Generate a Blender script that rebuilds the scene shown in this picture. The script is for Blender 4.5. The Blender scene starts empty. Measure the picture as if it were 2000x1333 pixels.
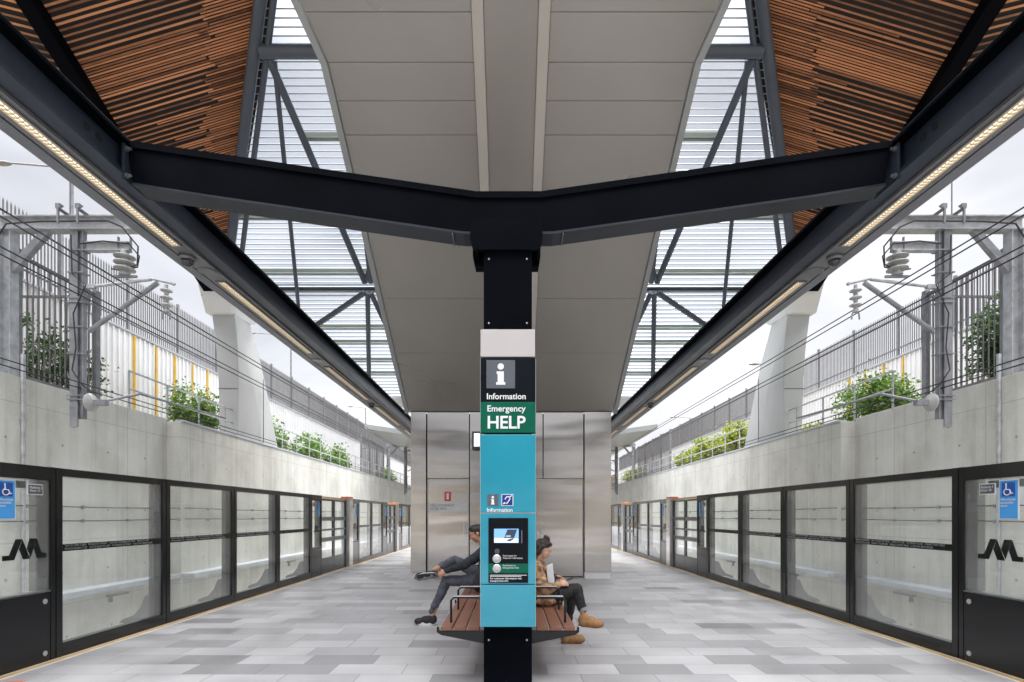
import bpy, math, random
from mathutils import Vector, Matrix
random.seed(7)
R = math.radians
# ------------------------------------------------------------------ camera, world, sun, exposure
scene = bpy.context.scene
C = scene.collection
cam_d = bpy.data.cameras.new("camera")
cam = bpy.data.objects.new("camera", cam_d)
C.objects.link(cam)
cam.location = (0, 0, 1.5)
cam.rotation_euler = (R(90), 0, 0)
cam_d.sensor_width = 36.0
cam_d.lens = 1060 / 2000 * 36
cam_d.shift_x = 0.001
cam_d.shift_y = 0.1703
cam_d.clip_start = 0.05
cam_d.clip_end = 3000
scene.camera = cam

SUN_EL, SUN_AZ = R(58), R(20)          # azimuth from +Y towards +X
world = bpy.data.worlds.new("World")
scene.world = world
world.use_nodes = True
wt = world.node_tree
wt.nodes.clear()
w_out = wt.nodes.new('ShaderNodeOutputWorld')
w_bg = wt.nodes.new('ShaderNodeBackground')
w_bg.inputs['Strength'].default_value = 0.10
sky = wt.nodes.new('ShaderNodeTexSky')
sky.sky_type = 'NISHITA'
sky.sun_disc = False
sky.sun_elevation = SUN_EL
sky.sun_rotation = SUN_AZ
sky.air_density = 1.0; sky.dust_density = 3.0
tc = wt.nodes.new('ShaderNodeTexCoord')
sep = wt.nodes.new('ShaderNodeSeparateXYZ')
wt.links.new(tc.outputs['Generated'], sep.inputs[0])
mr = wt.nodes.new('ShaderNodeMapRange')          # overcast sky: zenith brighter than horizon
mr.inputs['From Min'].default_value = 0.62; mr.inputs['From Max'].default_value = 1.0
mr.inputs['To Min'].default_value = 4.3; mr.inputs['To Max'].default_value = 66.0
wt.links.new(sep.outputs['Z'], mr.inputs['Value'])
mp = wt.nodes.new('ShaderNodeMapping')
mp.inputs['Scale'].default_value = (1.0, 1.0, 2.6)
wt.links.new(tc.outputs['Generated'], mp.inputs['Vector'])
nz = wt.nodes.new('ShaderNodeTexNoise')
nz.inputs['Scale'].default_value = 1.7; nz.inputs['Detail'].default_value = 5.0; nz.inputs['Roughness'].default_value = 0.5
nz.inputs['Distortion'].default_value = 0.4
wt.links.new(mp.outputs['Vector'], nz.inputs['Vector'])
cr = wt.nodes.new('ShaderNodeValToRGB')
cr.color_ramp.elements[0].position = 0.34; cr.color_ramp.elements[0].color = (0.50, 0.51, 0.55, 1)
cr.color_ramp.elements[1].position = 0.66; cr.color_ramp.elements[1].color = (1.0, 1.0, 1.03, 1)
wt.links.new(nz.outputs['Fac'], cr.inputs['Fac'])
vm = wt.nodes.new('ShaderNodeVectorMath'); vm.operation = 'SCALE'
wt.links.new(cr.outputs['Color'], vm.inputs[0]); wt.links.new(mr.outputs['Result'], vm.inputs['Scale'])
mx = wt.nodes.new('ShaderNodeMix'); mx.data_type = 'RGBA'
mx.inputs['Factor'].default_value = 0.90
wt.links.new(sky.outputs['Color'], mx.inputs['A']); wt.links.new(vm.outputs['Vector'], mx.inputs['B'])
wt.links.new(mx.outputs['Result'], w_bg.inputs['Color'])
wt.links.new(w_bg.outputs[0], w_out.inputs[0])

sun_d = bpy.data.lights.new("sun", 'SUN')
sun_d.energy = 1.5; sun_d.angle = R(14); sun_d.color = (1.0, 0.96, 0.9)
sun = bpy.data.objects.new("sun", sun_d); C.objects.link(sun)
sd = Vector((math.sin(SUN_AZ) * math.cos(SUN_EL), math.cos(SUN_AZ) * math.cos(SUN_EL), math.sin(SUN_EL)))
sun.rotation_euler = sd.to_track_quat('Z', 'Y').to_euler()
scene.view_settings.view_transform = 'Standard'
scene.view_settings.look = 'None'
scene.view_settings.exposure = 1.30
scene.view_settings.gamma = 1.0
scene.cycles.max_bounces = 8
scene.cycles.transparent_max_bounces = 16
scene.cycles.use_denoising = True

# ------------------------------------------------------------------ materials
def newmat(name):
    m = bpy.data.materials.new(name); m.use_nodes = True
    t = m.node_tree; t.nodes.clear()
    o = t.nodes.new('ShaderNodeOutputMaterial'); b = t.nodes.new('ShaderNodeBsdfPrincipled')
    t.links.new(b.outputs[0], o.inputs[0])
    return m, t, b

def nd(t, typ, **kw):
    n = t.nodes.new(typ)
    for k, v in kw.items(): setattr(n, k, v)
    return n

def math_n(t, op, a, b=None, c=None):
    n = t.nodes.new('ShaderNodeMath'); n.operation = op
    for i, v in enumerate((a, b, c)):
        if v is None: continue
        if isinstance(v, (int, float)): n.inputs[i].default_value = v
        else: t.links.new(v, n.inputs[i])
    return n.outputs[0]

def mat(name, col, rough=0.5, metal=0.0, var=0.12, scale=4.0, bump=0.0, bscale=60.0, stretch=(1, 1, 1), spec=0.5, col2=None, rvar=0.1, detail=5.0, coat=0.0):
    """paint / plastic / cloth with slow and fine procedural variation"""
    m, t, b = newmat(name)
    tcn = nd(t, 'ShaderNodeTexCoord'); mpn = nd(t, 'ShaderNodeMapping')
    mpn.inputs['Scale'].default_value = stretch
    t.links.new(tcn.outputs['Object'], mpn.inputs['Vector'])
    n1 = nd(t, 'ShaderNodeTexNoise'); n1.inputs['Scale'].default_value = scale; n1.inputs['Detail'].default_value = detail
    t.links.new(mpn.outputs[0], n1.inputs['Vector'])
    rp = nd(t, 'ShaderNodeValToRGB')
    c2 = col2 or tuple(min(1, c * (1 + var)) for c in col)
    c1 = col if col2 else tuple(c * (1 - var) for c in col)
    rp.color_ramp.elements[0].position = 0.32; rp.color_ramp.elements[0].color = (*c1, 1)
    rp.color_ramp.elements[1].position = 0.68; rp.color_ramp.elements[1].color = (*c2, 1)
    t.links.new(n1.outputs['Fac'], rp.inputs['Fac'])
    t.links.new(rp.outputs[0], b.inputs['Base Color'])
    rr = nd(t, 'ShaderNodeMapRange')
    rr.inputs['To Min'].default_value = max(0.02, rough - rvar); rr.inputs['To Max'].default_value = min(1, rough + rvar)
    t.links.new(n1.outputs['Fac'], rr.inputs['Value']); t.links.new(rr.outputs[0], b.inputs['Roughness'])
    b.inputs['Metallic'].default_value = metal
    b.inputs['Specular IOR Level'].default_value = spec
    b.inputs['Coat Weight'].default_value = coat
    if bump:
        n2 = nd(t, 'ShaderNodeTexNoise'); n2.inputs['Scale'].default_value = bscale; n2.inputs['Detail'].default_value = 3
        t.links.new(mpn.outputs[0], n2.inputs['Vector'])
        bp = nd(t, 'ShaderNodeBump'); bp.inputs['Strength'].default_value = bump; bp.inputs['Distance'].default_value = 0.01
        t.links.new(n2.outputs['Fac'], bp.inputs['Height']); t.links.new(bp.outputs[0], b.inputs['Normal'])
    return m

def concrete_mat(name, c_dark, c_light):
    m, t, b = newmat(name)
    tcn = nd(t, 'ShaderNodeTexCoord')
    n1 = nd(t, 'ShaderNodeTexNoise'); n1.inputs['Scale'].default_value = 0.55; n1.inputs['Detail'].default_value = 8; n1.inputs['Roughness'].default_value = 0.62
    t.links.new(tcn.outputs['Object'], n1.inputs['Vector'])
    mpn = nd(t, 'ShaderNodeMapping'); mpn.inputs['Scale'].default_value = (3.5, 3.5, 0.28)
    t.links.new(tcn.outputs['Object'], mpn.inputs['Vector'])
    n2 = nd(t, 'ShaderNodeTexNoise'); n2.inputs['Scale'].default_value = 1.3; n2.inputs['Detail'].default_value = 6
    t.links.new(mpn.outputs[0], n2.inputs['Vector'])
    n3 = nd(t, 'ShaderNodeTexNoise'); n3.inputs['Scale'].default_value = 22; n3.inputs['Detail'].default_value = 4
    t.links.new(tcn.outputs['Object'], n3.inputs['Vector'])
    s = math_n(t, 'MULTIPLY_ADD', n2.outputs['Fac'], 0.24, math_n(t, 'MULTIPLY_ADD', n3.outputs['Fac'], 0.14, math_n(t, 'MULTIPLY', n1.outputs['Fac'], 0.70)))
    rp = nd(t, 'ShaderNodeValToRGB')
    rp.color_ramp.elements[0].position = 0.40; rp.color_ramp.elements[0].color = (*c_dark, 1)
    rp.color_ramp.elements[1].position = 0.64; rp.color_ramp.elements[1].color = (*c_light, 1)
    t.links.new(s, rp.inputs['Fac'])
    # pour joints and tie holes: panel 2.4 m long (Y), 1.25 m high (Z)
    sp = nd(t, 'ShaderNodeSeparateXYZ'); t.links.new(tcn.outputs['Object'], sp.inputs[0])
    def fr(v, per, off):
        return math_n(t, 'MULTIPLY', math_n(t, 'FRACT', math_n(t, 'DIVIDE', math_n(t, 'ADD', v, off), per)), per)
    fy = fr(sp.outputs['Y'], 2.4, 100.55); fz = fr(sp.outputs['Z'], 1.25, 100.4)
    jy = math_n(t, 'LESS_THAN', fy, 0.018); jz = math_n(t, 'LESS_THAN', fz, 0.014)
    ty = math_n(t, 'SUBTRACT', fr(sp.outputs['Y'], 1.2, 100.55), 0.6)
    tz = math_n(t, 'SUBTRACT', fz, 0.62)
    dd = math_n(t, 'ADD', math_n(t, 'MULTIPLY', ty, ty), math_n(t, 'MULTIPLY', tz, tz))
    hole = math_n(t, 'LESS_THAN', dd, 0.0007)
    msk = math_n(t, 'MAXIMUM', math_n(t, 'MULTIPLY', math_n(t, 'MAXIMUM', jy, jz), 0.38), math_n(t, 'MULTIPLY', hole, 0.65))
    # water stains running down below the coping
    mps = nd(t, 'ShaderNodeMapping'); mps.inputs['Scale'].default_value = (2.2, 2.2, 0.12)
    t.links.new(tcn.outputs['Object'], mps.inputs['Vector'])
    n4 = nd(t, 'ShaderNodeTexNoise'); n4.inputs['Scale'].default_value = 2.0; n4.inputs['Detail'].default_value = 5
    t.links.new(mps.outputs[0], n4.inputs['Vector'])
    st = nd(t, 'ShaderNodeMapRange'); st.inputs['From Min'].default_value = 0.56; st.inputs['From Max'].default_value = 0.74; st.inputs['To Max'].default_value = 0.28
    t.links.new(n4.outputs['Fac'], st.inputs['Value'])
    dk = nd(t, 'ShaderNodeMix', data_type='RGBA'); dk.inputs['B'].default_value = (0.16, 0.155, 0.14, 1)
    t.links.new(math_n(t, 'MAXIMUM', msk, st.outputs[0]), dk.inputs['Factor']); t.links.new(rp.outputs[0], dk.inputs['A'])
    t.links.new(dk.outputs['Result'], b.inputs['Base Color'])
    b.inputs['Roughness'].default_value = 0.82
    bp = nd(t, 'ShaderNodeBump'); bp.inputs['Strength'].default_value = 0.35; bp.inputs['Distance'].default_value = 0.01
    t.links.new(math_n(t, 'SUBTRACT', s, msk), bp.inputs['Height']); t.links.new(bp.outputs[0], b.inputs['Normal'])
    return m

def paving_mat():
    m, t, b = newmat("paving_stone")
    tcn = nd(t, 'ShaderNodeTexCoord'); sp = nd(t, 'ShaderNodeSeparateXYZ'); t.links.new(tcn.outputs['Object'], sp.inputs[0])
    RH, TW = 0.347, 0.692
    yy = math_n(t, 'DIVIDE', math_n(t, 'ADD', sp.outputs['Y'], 100 * RH - 5.122 + 15 * RH), RH)
    row = math_n(t, 'FLOOR', yy); fy = math_n(t, 'MULTIPLY', math_n(t, 'FRACT', yy), RH)
    wn = nd(t, 'ShaderNodeTexWhiteNoise', noise_dimensions='1D'); t.links.new(row, wn.inputs['W'])
    sh = math_n(t, 'ADD', math_n(t, 'MULTIPLY', math_n(t, 'MODULO', row, 3.0), 0.31), math_n(t, 'MULTIPLY', wn.outputs['Value'], 0.45))
    xx = math_n(t, 'ADD', math_n(t, 'DIVIDE', math_n(t, 'ADD', sp.outputs['X'], 50 * TW), TW), sh)
    col = math_n(t, 'FLOOR', xx); fx = math_n(t, 'MULTIPLY', math_n(t, 'FRACT', xx), TW)
    cb = nd(t, 'ShaderNodeCombineXYZ'); t.links.new(row, cb.inputs[0]); t.links.new(col, cb.inputs[1])
    w2 = nd(t, 'ShaderNodeTexWhiteNoise', noise_dimensions='3D'); t.links.new(cb.outputs[0], w2.inputs['Vector'])
    cl = nd(t, 'ShaderNodeTexNoise', noise_dimensions='3D'); cl.inputs['Scale'].default_value = 0.55; cl.inputs['Detail'].default_value = 0
    t.links.new(cb.outputs[0], cl.inputs['Vector'])
    v = math_n(t, 'MULTIPLY_ADD', cl.outputs['Fac'], 0.85, math_n(t, 'MULTIPLY', w2.outputs['Value'], 0.46))
    rp = nd(t, 'ShaderNodeValToRGB'); rp.color_ramp.interpolation = 'LINEAR'
    es = rp.color_ramp.elements
    es[0].position = 0.0; es[0].color = (0.50, 0.49, 0.485, 1)
    es[1].position = 0.42; es[1].color = (0.44, 0.432, 0.432, 1)
    for p, c in ((0.66, (0.385, 0.378, 0.38)), (0.82, (0.31, 0.304, 0.306)), (0.86, (0.265, 0.26, 0.26)), (1.0, (0.22, 0.215, 0.215))):
        e = es.new(p); e.color = (*c, 1)
    t.links.new(v, rp.inputs['Fac'])
    ns = nd(t, 'ShaderNodeTexNoise'); ns.inputs['Scale'].default_value = 90; ns.inputs['Detail'].default_value = 4
    t.links.new(tcn.outputs['Object'], ns.inputs['Vector'])
    nb = nd(t, 'ShaderNodeTexNoise'); nb.inputs['Scale'].default_value = 1.6; nb.inputs['Detail'].default_value = 6
    t.links.new(tcn.outputs['Object'], nb.inputs['Vector'])
    k = math_n(t, 'MULTIPLY_ADD', ns.outputs['Fac'], 0.30, math_n(t, 'MULTIPLY_ADD', nb.outputs['Fac'], 0.58, 0.48))
    sc = nd(t, 'ShaderNodeVectorMath', operation='SCALE'); t.links.new(rp.outputs[0], sc.inputs[0]); t.links.new(k, sc.inputs['Scale'])
    joint = math_n(t, 'MAXIMUM', math_n(t, 'LESS_THAN', fy, 0.008), math_n(t, 'LESS_THAN', fx, 0.008))
    mj = nd(t, 'ShaderNodeMix', data_type='RGBA'); mj.inputs['B'].default_value = (0.12, 0.115, 0.11, 1)
    t.links.new(math_n(t, 'MULTIPLY', joint, 0.8), mj.inputs['Factor']); t.links.new(sc.outputs[0], mj.inputs['A'])
    t.links.new(mj.outputs['Result'], b.inputs['Base Color'])
    b.inputs['Specular IOR Level'].default_value = 0.45
    t.links.new(math_n(t, 'MULTIPLY_ADD', nb.outputs['Fac'], 0.35, 0.20), b.inputs['Roughness'])
    bp = nd(t, 'ShaderNodeBump'); bp.inputs['Strength'].default_value = 0.25; bp.inputs['Distance'].default_value = 0.004
    t.links.new(math_n(t, 'SUBTRACT', math_n(t, 'MULTIPLY', ns.outputs['Fac'], 0.25), joint), bp.inputs['Height']); t.links.new(bp.outputs[0], b.inputs['Normal'])
    return m

def glass_mat(name, tint, refl=0.1, film=0.0):
    m = bpy.data.materials.new(name); m.use_nodes = True
    t = m.node_tree; t.nodes.clear()
    o = nd(t, 'ShaderNodeOutputMaterial'); tr = nd(t, 'ShaderNodeBsdfTransparent'); gl = nd(t, 'ShaderNodeBsdfGlossy')
    tr.inputs['Color'].default_value = (*tint, 1); gl.inputs['Roughness'].default_value = 0.015
    fr = nd(t, 'ShaderNodeFresnel'); fr.inputs['IOR'].default_value = 1.5
    mxs = nd(t, 'ShaderNodeMixShader')
    geo = nd(t, 'ShaderNodeNewGeometry')
    ff = math_n(t, 'MINIMUM', math_n(t, 'MULTIPLY_ADD', fr.outputs[0], 1.5, refl * 0.2), 0.95)
    t.links.new(math_n(t, 'MULTIPLY', ff, math_n(t, 'SUBTRACT', 1.0, geo.outputs['Backfacing'])), mxs.inputs[0])
    df = nd(t, 'ShaderNodeBsdfDiffuse'); df.inputs['Color'].default_value = (0.8, 0.8, 0.78, 1)
    tcn = nd(t, 'ShaderNodeTexCoord'); ns = nd(t, 'ShaderNodeTexNoise'); ns.inputs['Scale'].default_value = 1.8; ns.inputs['Detail'].default_value = 5
    t.links.new(tcn.outputs['Object'], ns.inputs['Vector'])
    md = nd(t, 'ShaderNodeMixShader'); t.links.new(math_n(t, 'MULTIPLY', ns.outputs['Fac'], film), md.inputs[0])
    t.links.new(tr.outputs[0], md.inputs[1]); t.links.new(df.outputs[0], md.inputs[2])
    t.links.new(md.outputs[0], mxs.inputs[1]); t.links.new(gl.outputs[0], mxs.inputs[2]); t.links.new(mxs.outputs[0], o.inputs[0])
    return m

def brushed_mat(name, col, rough=0.26):
    m, t, b = newmat(name)
    tcn = nd(t, 'ShaderNodeTexCoord'); mpn = nd(t, 'ShaderNodeMapping'); mpn.inputs['Scale'].default_value = (0.6, 0.6, 260)
    t.links.new(tcn.outputs['Object'], mpn.inputs['Vector'])
    n1 = nd(t, 'ShaderNodeTexNoise'); n1.inputs['Scale'].default_value = 1; n1.inputs['Detail'].default_value = 4
    t.links.new(mpn.outputs[0], n1.inputs['Vector'])
    mp2 = nd(t, 'ShaderNodeMapping'); mp2.inputs['Scale'].default_value = (0.35, 0.35, 1.6)
    t.links.new(tcn.outputs['Object'], mp2.inputs['Vector'])
    n2 = nd(t, 'ShaderNodeTexNoise'); n2.inputs['Scale'].default_value = 1.3; n2.inputs['Detail'].default_value = 1.0
    t.links.new(mp2.outputs[0], n2.inputs['Vector'])
    rp = nd(t, 'ShaderNodeValToRGB')
    rp.color_ramp.elements[0].position = 0.3; rp.color_ramp.elements[0].color = (*[c * 0.86 for c in col], 1)
    rp.color_ramp.elements[1].position = 0.7; rp.color_ramp.elements[1].color = (*col, 1)
    t.links.new(n1.outputs['Fac'], rp.inputs['Fac']); t.links.new(rp.outputs[0], b.inputs['Base Color'])
    b.inputs['Metallic'].default_value = 1.0; b.inputs['Anisotropic'].default_value = 0.6
    t.links.new(math_n(t, 'MULTIPLY_ADD', n2.outputs['Fac'], 0.10, rough - 0.06), b.inputs['Roughness'])
    bp = nd(t, 'ShaderNodeBump'); bp.inputs['Strength'].default_value = 0.5; bp.inputs['Distance'].default_value = 0.03
    t.links.new(n2.outputs['Fac'], bp.inputs['Height']); t.links.new(bp.outputs[0], b.inputs['Normal'])
    return m

def wood_mat(name, c1, c2, long_axis='X', rough=0.5):
    m, t, b = newmat(name)
    tcn = nd(t, 'ShaderNodeTexCoord'); mpn = nd(t, 'ShaderNodeMapping')
    mpn.inputs['Scale'].default_value = (0.45, 11, 11) if long_axis == 'X' else (11, 0.45, 11)
    t.links.new(tcn.outputs['Object'], mpn.inputs['Vector'])
    n1 = nd(t, 'ShaderNodeTexNoise'); n1.inputs['Scale'].default_value = 1.6; n1.inputs['Detail'].default_value = 5
    t.links.new(mpn.outputs[0], n1.inputs['Vector'])
    gi = nd(t, 'ShaderNodeNewGeometry')
    v = math_n(t, 'MULTIPLY_ADD', gi.outputs['Random Per Island'], 0.7, math_n(t, 'MULTIPLY', n1.outputs['Fac'], 0.4))
    rp = nd(t, 'ShaderNodeValToRGB')
    rp.color_ramp.elements[0].position = 0.18; rp.color_ramp.elements[0].color = (*c1, 1)
    rp.color_ramp.elements[1].position = 0.85; rp.color_ramp.elements[1].color = (*c2, 1)
    t.links.new(v, rp.inputs['Fac']); t.links.new(rp.outputs[0], b.inputs['Base Color'])
    b.inputs['Roughness'].default_value = rough
    bp = nd(t, 'ShaderNodeBump'); bp.inputs['Strength'].default_value = 0.2; bp.inputs['Distance'].default_value = 0.004
    t.links.new(n1.outputs['Fac'], bp.inputs['Height']); t.links.new(bp.outputs[0], b.inputs['Normal'])
    return m

def leaf_mat(name, c1, c2, c3):
    m, t, b = newmat(name)
    gi = nd(t, 'ShaderNodeNewGeometry')
    rp = nd(t, 'ShaderNodeValToRGB')
    rp.color_ramp.elements[0].position = 0.0; rp.color_ramp.elements[0].color = (*c1, 1)
    rp.color_ramp.elements[1].position = 0.6; rp.color_ramp.elements[1].color = (*c2, 1)
    e = rp.color_ramp.elements.new(1.0); e.color = (*c3, 1)
    t.links.new(gi.outputs['Random Per Island'], rp.inputs['Fac']); t.links.new(rp.outputs[0], b.inputs['Base Color'])
    b.inputs['Roughness'].default_value = 0.45
    tl = nd(t, 'ShaderNodeBsdfTranslucent'); t.links.new(rp.outputs[0], tl.inputs['Color'])
    mxs = nd(t, 'ShaderNodeMixShader'); mxs.inputs[0].default_value = 0.4
    o = [n for n in t.nodes if n.type == 'OUTPUT_MATERIAL'][0]
    t.links.new(b.outputs[0], mxs.inputs[1]); t.links.new(tl.outputs[0], mxs.inputs[2]); t.links.new(mxs.outputs[0], o.inputs[0])
    return m

def emit_mat(name, col, s):
    m, t, b = newmat(name)
    b.inputs['Base Color'].default_value = (*col, 1)
    b.inputs['Emission Color'].default_value = (*col, 1); b.inputs['Emission Strength'].default_value = s
    b.inputs['Roughness'].default_value = 0.3
    return m

MT = dict(
    navy=mat("navy_black_paint", (0.002, 0.0026, 0.0045), 0.5, var=0.25, bump=0.03, scale=2.5, spec=0.03),
    slate=mat("slate_blue_paint", (0.024, 0.031, 0.046), 0.4, var=0.18, scale=2, bump=0.02, spec=0.35),
    soffit_dark=mat("grey_soffit_paint", (0.155, 0.155, 0.155), 0.5, var=0.08, scale=1.5),
    gutter=mat("gutter_paint", (0.16, 0.165, 0.18), 0.45, var=0.1, scale=1.5),
    tube=mat("truss_tube_paint", (0.06, 0.072, 0.095), 0.4, var=0.1, scale=1.2),
    panel=mat("escalator_soffit_panel", (0.36, 0.335, 0.30), 0.30, var=0.06, scale=0.5, detail=2, metal=0.55),
    panel_strip=mat("escalator_soffit_strip", (0.47, 0.435, 0.385), 0.45, var=0.05, scale=1),
    trim=mat("pale_trim_paint", (0.33, 0.34, 0.33), 0.4, var=0.06, scale=1),
    black=mat("black_frame_powdercoat", (0.005, 0.006, 0.007), 0.16, var=0.2, scale=3, spec=0.5, rvar=0.04),
    gap=mat("shadow_gap_black", (0.01, 0.01, 0.01), 0.8),
    graphite=mat("graphite_metal", (0.16, 0.165, 0.17), 0.35, metal=0.5, var=0.1),
    galv=mat("galvanised_steel", (0.50, 0.51, 0.52), 0.5, metal=0.55, var=0.22, scale=7, detail=8, bump=0.04),
    galv_dark=mat("weathered_steel", (0.27, 0.275, 0.29), 0.5, metal=0.4, var=0.2, scale=6),
    picket=mat("charcoal_picket_paint", (0.175, 0.172, 0.176), 0.5, var=0.15),
    cable=mat("black_cable_rubber", (0.03, 0.03, 0.032), 0.6),
    concrete=concrete_mat("cast_concrete", (0.52, 0.51, 0.445), (0.74, 0.735, 0.69)),
    pylon=mat("pale_precast_concrete", (0.50, 0.51, 0.50), 0.7, var=0.07, scale=0.8, bump=0.03),
    bed=mat("track_slab_concrete", (0.55, 0.545, 0.52), 0.9, var=0.2, scale=1.2, bump=0.2),
    soil=mat("garden_soil", (0.16, 0.13, 0.09), 0.95, var=0.35, scale=3, bump=0.6, bscale=12),
    ledge=mat("pale_walkway_concrete", (0.50, 0.53, 0.57), 0.7, var=0.08, scale=1),
    white=mat("white_wall_sheet", (0.82, 0.82, 0.825), 0.5, var=0.05, scale=0.7),
    yellow=mat("yellow_fin_paint", (0.72, 0.46, 0.08), 0.5, var=0.08),
    gold=mat("gold_threshold_strip", (0.62, 0.40, 0.15), 0.4, metal=0.3, var=0.15),
    off=mat("off_white_line", (0.72, 0.71, 0.66), 0.5, var=0.06),
    louvre=mat("louvre_blade_white", (0.36, 0.39, 0.38), 0.45, var=0.06, scale=0.5),
    louvre_dark=mat("louvre_purlin_green_grey", (0.22, 0.25, 0.20), 0.5, var=0.1),
    steel=brushed_mat("brushed_stainless", (0.62, 0.585, 0.55), 0.19),
    alu=mat("aluminium_silver", (0.55, 0.56, 0.57), 0.35, metal=0.7, var=0.06),
    cyan=mat("cyan_enamel", (0.020, 0.27, 0.365), 0.2, var=0.09, scale=2.2, coat=0.6, rvar=0.05),
    green=mat("green_enamel", (0.004, 0.105, 0.06), 0.35, var=0.06, spec=0.15),
    info_black=mat("info_black_enamel", (0.004, 0.006, 0.009), 0.3, var=0.1, spec=0.15),
    info_grey=mat("info_grey_enamel", (0.10, 0.11, 0.125), 0.3, var=0.05),
    cap=mat("cream_cap_panel", (0.50, 0.47, 0.45), 0.3, var=0.05, scale=2),
    txt=mat("white_lettering", (0.78, 0.78, 0.78), 0.4, var=0.02),
    txt_grey=mat("grey_lettering", (0.12, 0.12, 0.125), 0.5, var=0.02),
    blue=mat("sign_blue", (0.012, 0.09, 0.38), 0.35, var=0.04),
    navyblue=mat("ear_sign_blue", (0.008, 0.025, 0.22), 0.35, var=0.04),
    skyblue=mat("sticker_light_blue", (0.07, 0.36, 0.80), 0.35, var=0.04),
    red=mat("hydrant_red", (0.60, 0.05, 0.05), 0.4, var=0.04),
    orange=mat("orange_beacon", (0.75, 0.16, 0.04), 0.35, var=0.05),
    paving=paving_mat(),
    bench=wood_mat("bench_timber", (0.15, 0.062, 0.036), (0.30, 0.135, 0.085), 'Y', 0.35),
    batten=wood_mat("ceiling_batten_timber", (0.085, 0.030, 0.015), (0.68, 0.295, 0.13), 'X', 0.5),
    rubber=mat("black_rubber", (0.015, 0.015, 0.016), 0.6, var=0.1),
    porcelain=mat("grey_insulator_glaze", (0.42, 0.42, 0.41), 0.25, var=0.06),
    leaf_a=leaf_mat("leaf_bright", (0.05, 0.12, 0.02), (0.13, 0.25, 0.045), (0.26, 0.38, 0.07)),
    leaf_b=leaf_mat("leaf_dark", (0.03, 0.07, 0.02), (0.065, 0.13, 0.04), (0.12, 0.20, 0.06)),
    leaf_c=leaf_mat("leaf_yellow", (0.09, 0.16, 0.02), (0.24, 0.32, 0.04), (0.50, 0.42, 0.06)),
    bark=mat("shrub_bark", (0.10, 0.075, 0.05), 0.9, var=0.2),
    lamp=emit_mat("warm_led_diffuser", (1.0, 0.84, 0.62), 0.46),
    baffle=mat("lamp_baffle_white", (0.55, 0.50, 0.42), 0.4, var=0.03),
    scr_blue=emit_mat("screen_blue", (0.18, 0.38, 0.72), 0.25),
    scr_white=emit_mat("screen_white", (0.75, 0.80, 0.85), 0.2),
    scr_dark=emit_mat("screen_dark", (0.03, 0.045, 0.07), 0.2),
    glass=glass_mat("clear_glass", (0.985, 1.0, 0.99), 0.0, 0.22),
    glass_dark=glass_mat("smoked_glass", (0.42, 0.44, 0.44), 0.3),
    sky_dimming_sheet=glass_mat("sky_dimming_tint", (0.90, 0.92, 0.945), 0.0),  # tint of the added sheet that dims the sky behind the louvres
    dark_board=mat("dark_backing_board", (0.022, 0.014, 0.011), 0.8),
    under=mat("beam_underside_bounce", (0.018, 0.022, 0.030), 0.45, var=0.2, scale=3, spec=0.3),  # dark beam paint made lighter, ground bounce put into the colour
    dome=mat("smoked_dome", (0.02, 0.02, 0.022), 0.08, var=0.05, coat=0.6),
    skin_m=mat("skin_tan", (0.50, 0.26, 0.165), 0.5, var=0.06, scale=14),
    skin_w=mat("skin_light", (0.62, 0.37, 0.26), 0.5, var=0.06, scale=14),
    hair=mat("black_hair", (0.012, 0.009, 0.008), 0.45, var=0.4, scale=60, bump=0.4, bscale=140),
    hair_b=mat("brown_hair", (0.022, 0.012, 0.008), 0.45, var=0.5, scale=60, stretch=(1, 1, 0.25), bump=0.5, bscale=140),
    jacket=mat("charcoal_jacket", (0.018, 0.023, 0.030), 0.85, var=0.35, scale=8, bump=0.9, bscale=22),
    trouser=mat("slate_trousers", (0.085, 0.088, 0.115), 0.85, var=0.3, scale=9, bump=0.9, bscale=20),
    camo=mat("tan_brown_jacket", (0.06, 0.026, 0.012), 0.9, col2=(0.60, 0.37, 0.20), scale=13, bump=0.7, bscale=30, detail=2),
    pants=mat("dark_check_trousers", (0.028, 0.027, 0.027), 0.9, var=0.5, scale=40, bump=0.3, bscale=40),
    cuff=mat("turned_cuff_cloth", (0.30, 0.29, 0.28), 0.9),
    boot=mat("tan_suede_boot", (0.34, 0.18, 0.075), 0.8, var=0.2, scale=20, bump=0.2),
    boot_sole=mat("brown_sole", (0.25, 0.10, 0.035), 0.7),
    shoe=mat("black_knit_shoe", (0.02, 0.02, 0.022), 0.8, var=0.3, scale=40, bump=0.2),
    shoe_sole=mat("white_foam_sole", (0.62, 0.62, 0.60), 0.6),
    paper=mat("white_paper", (0.72, 0.73, 0.75), 0.6, var=0.02),
)

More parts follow.
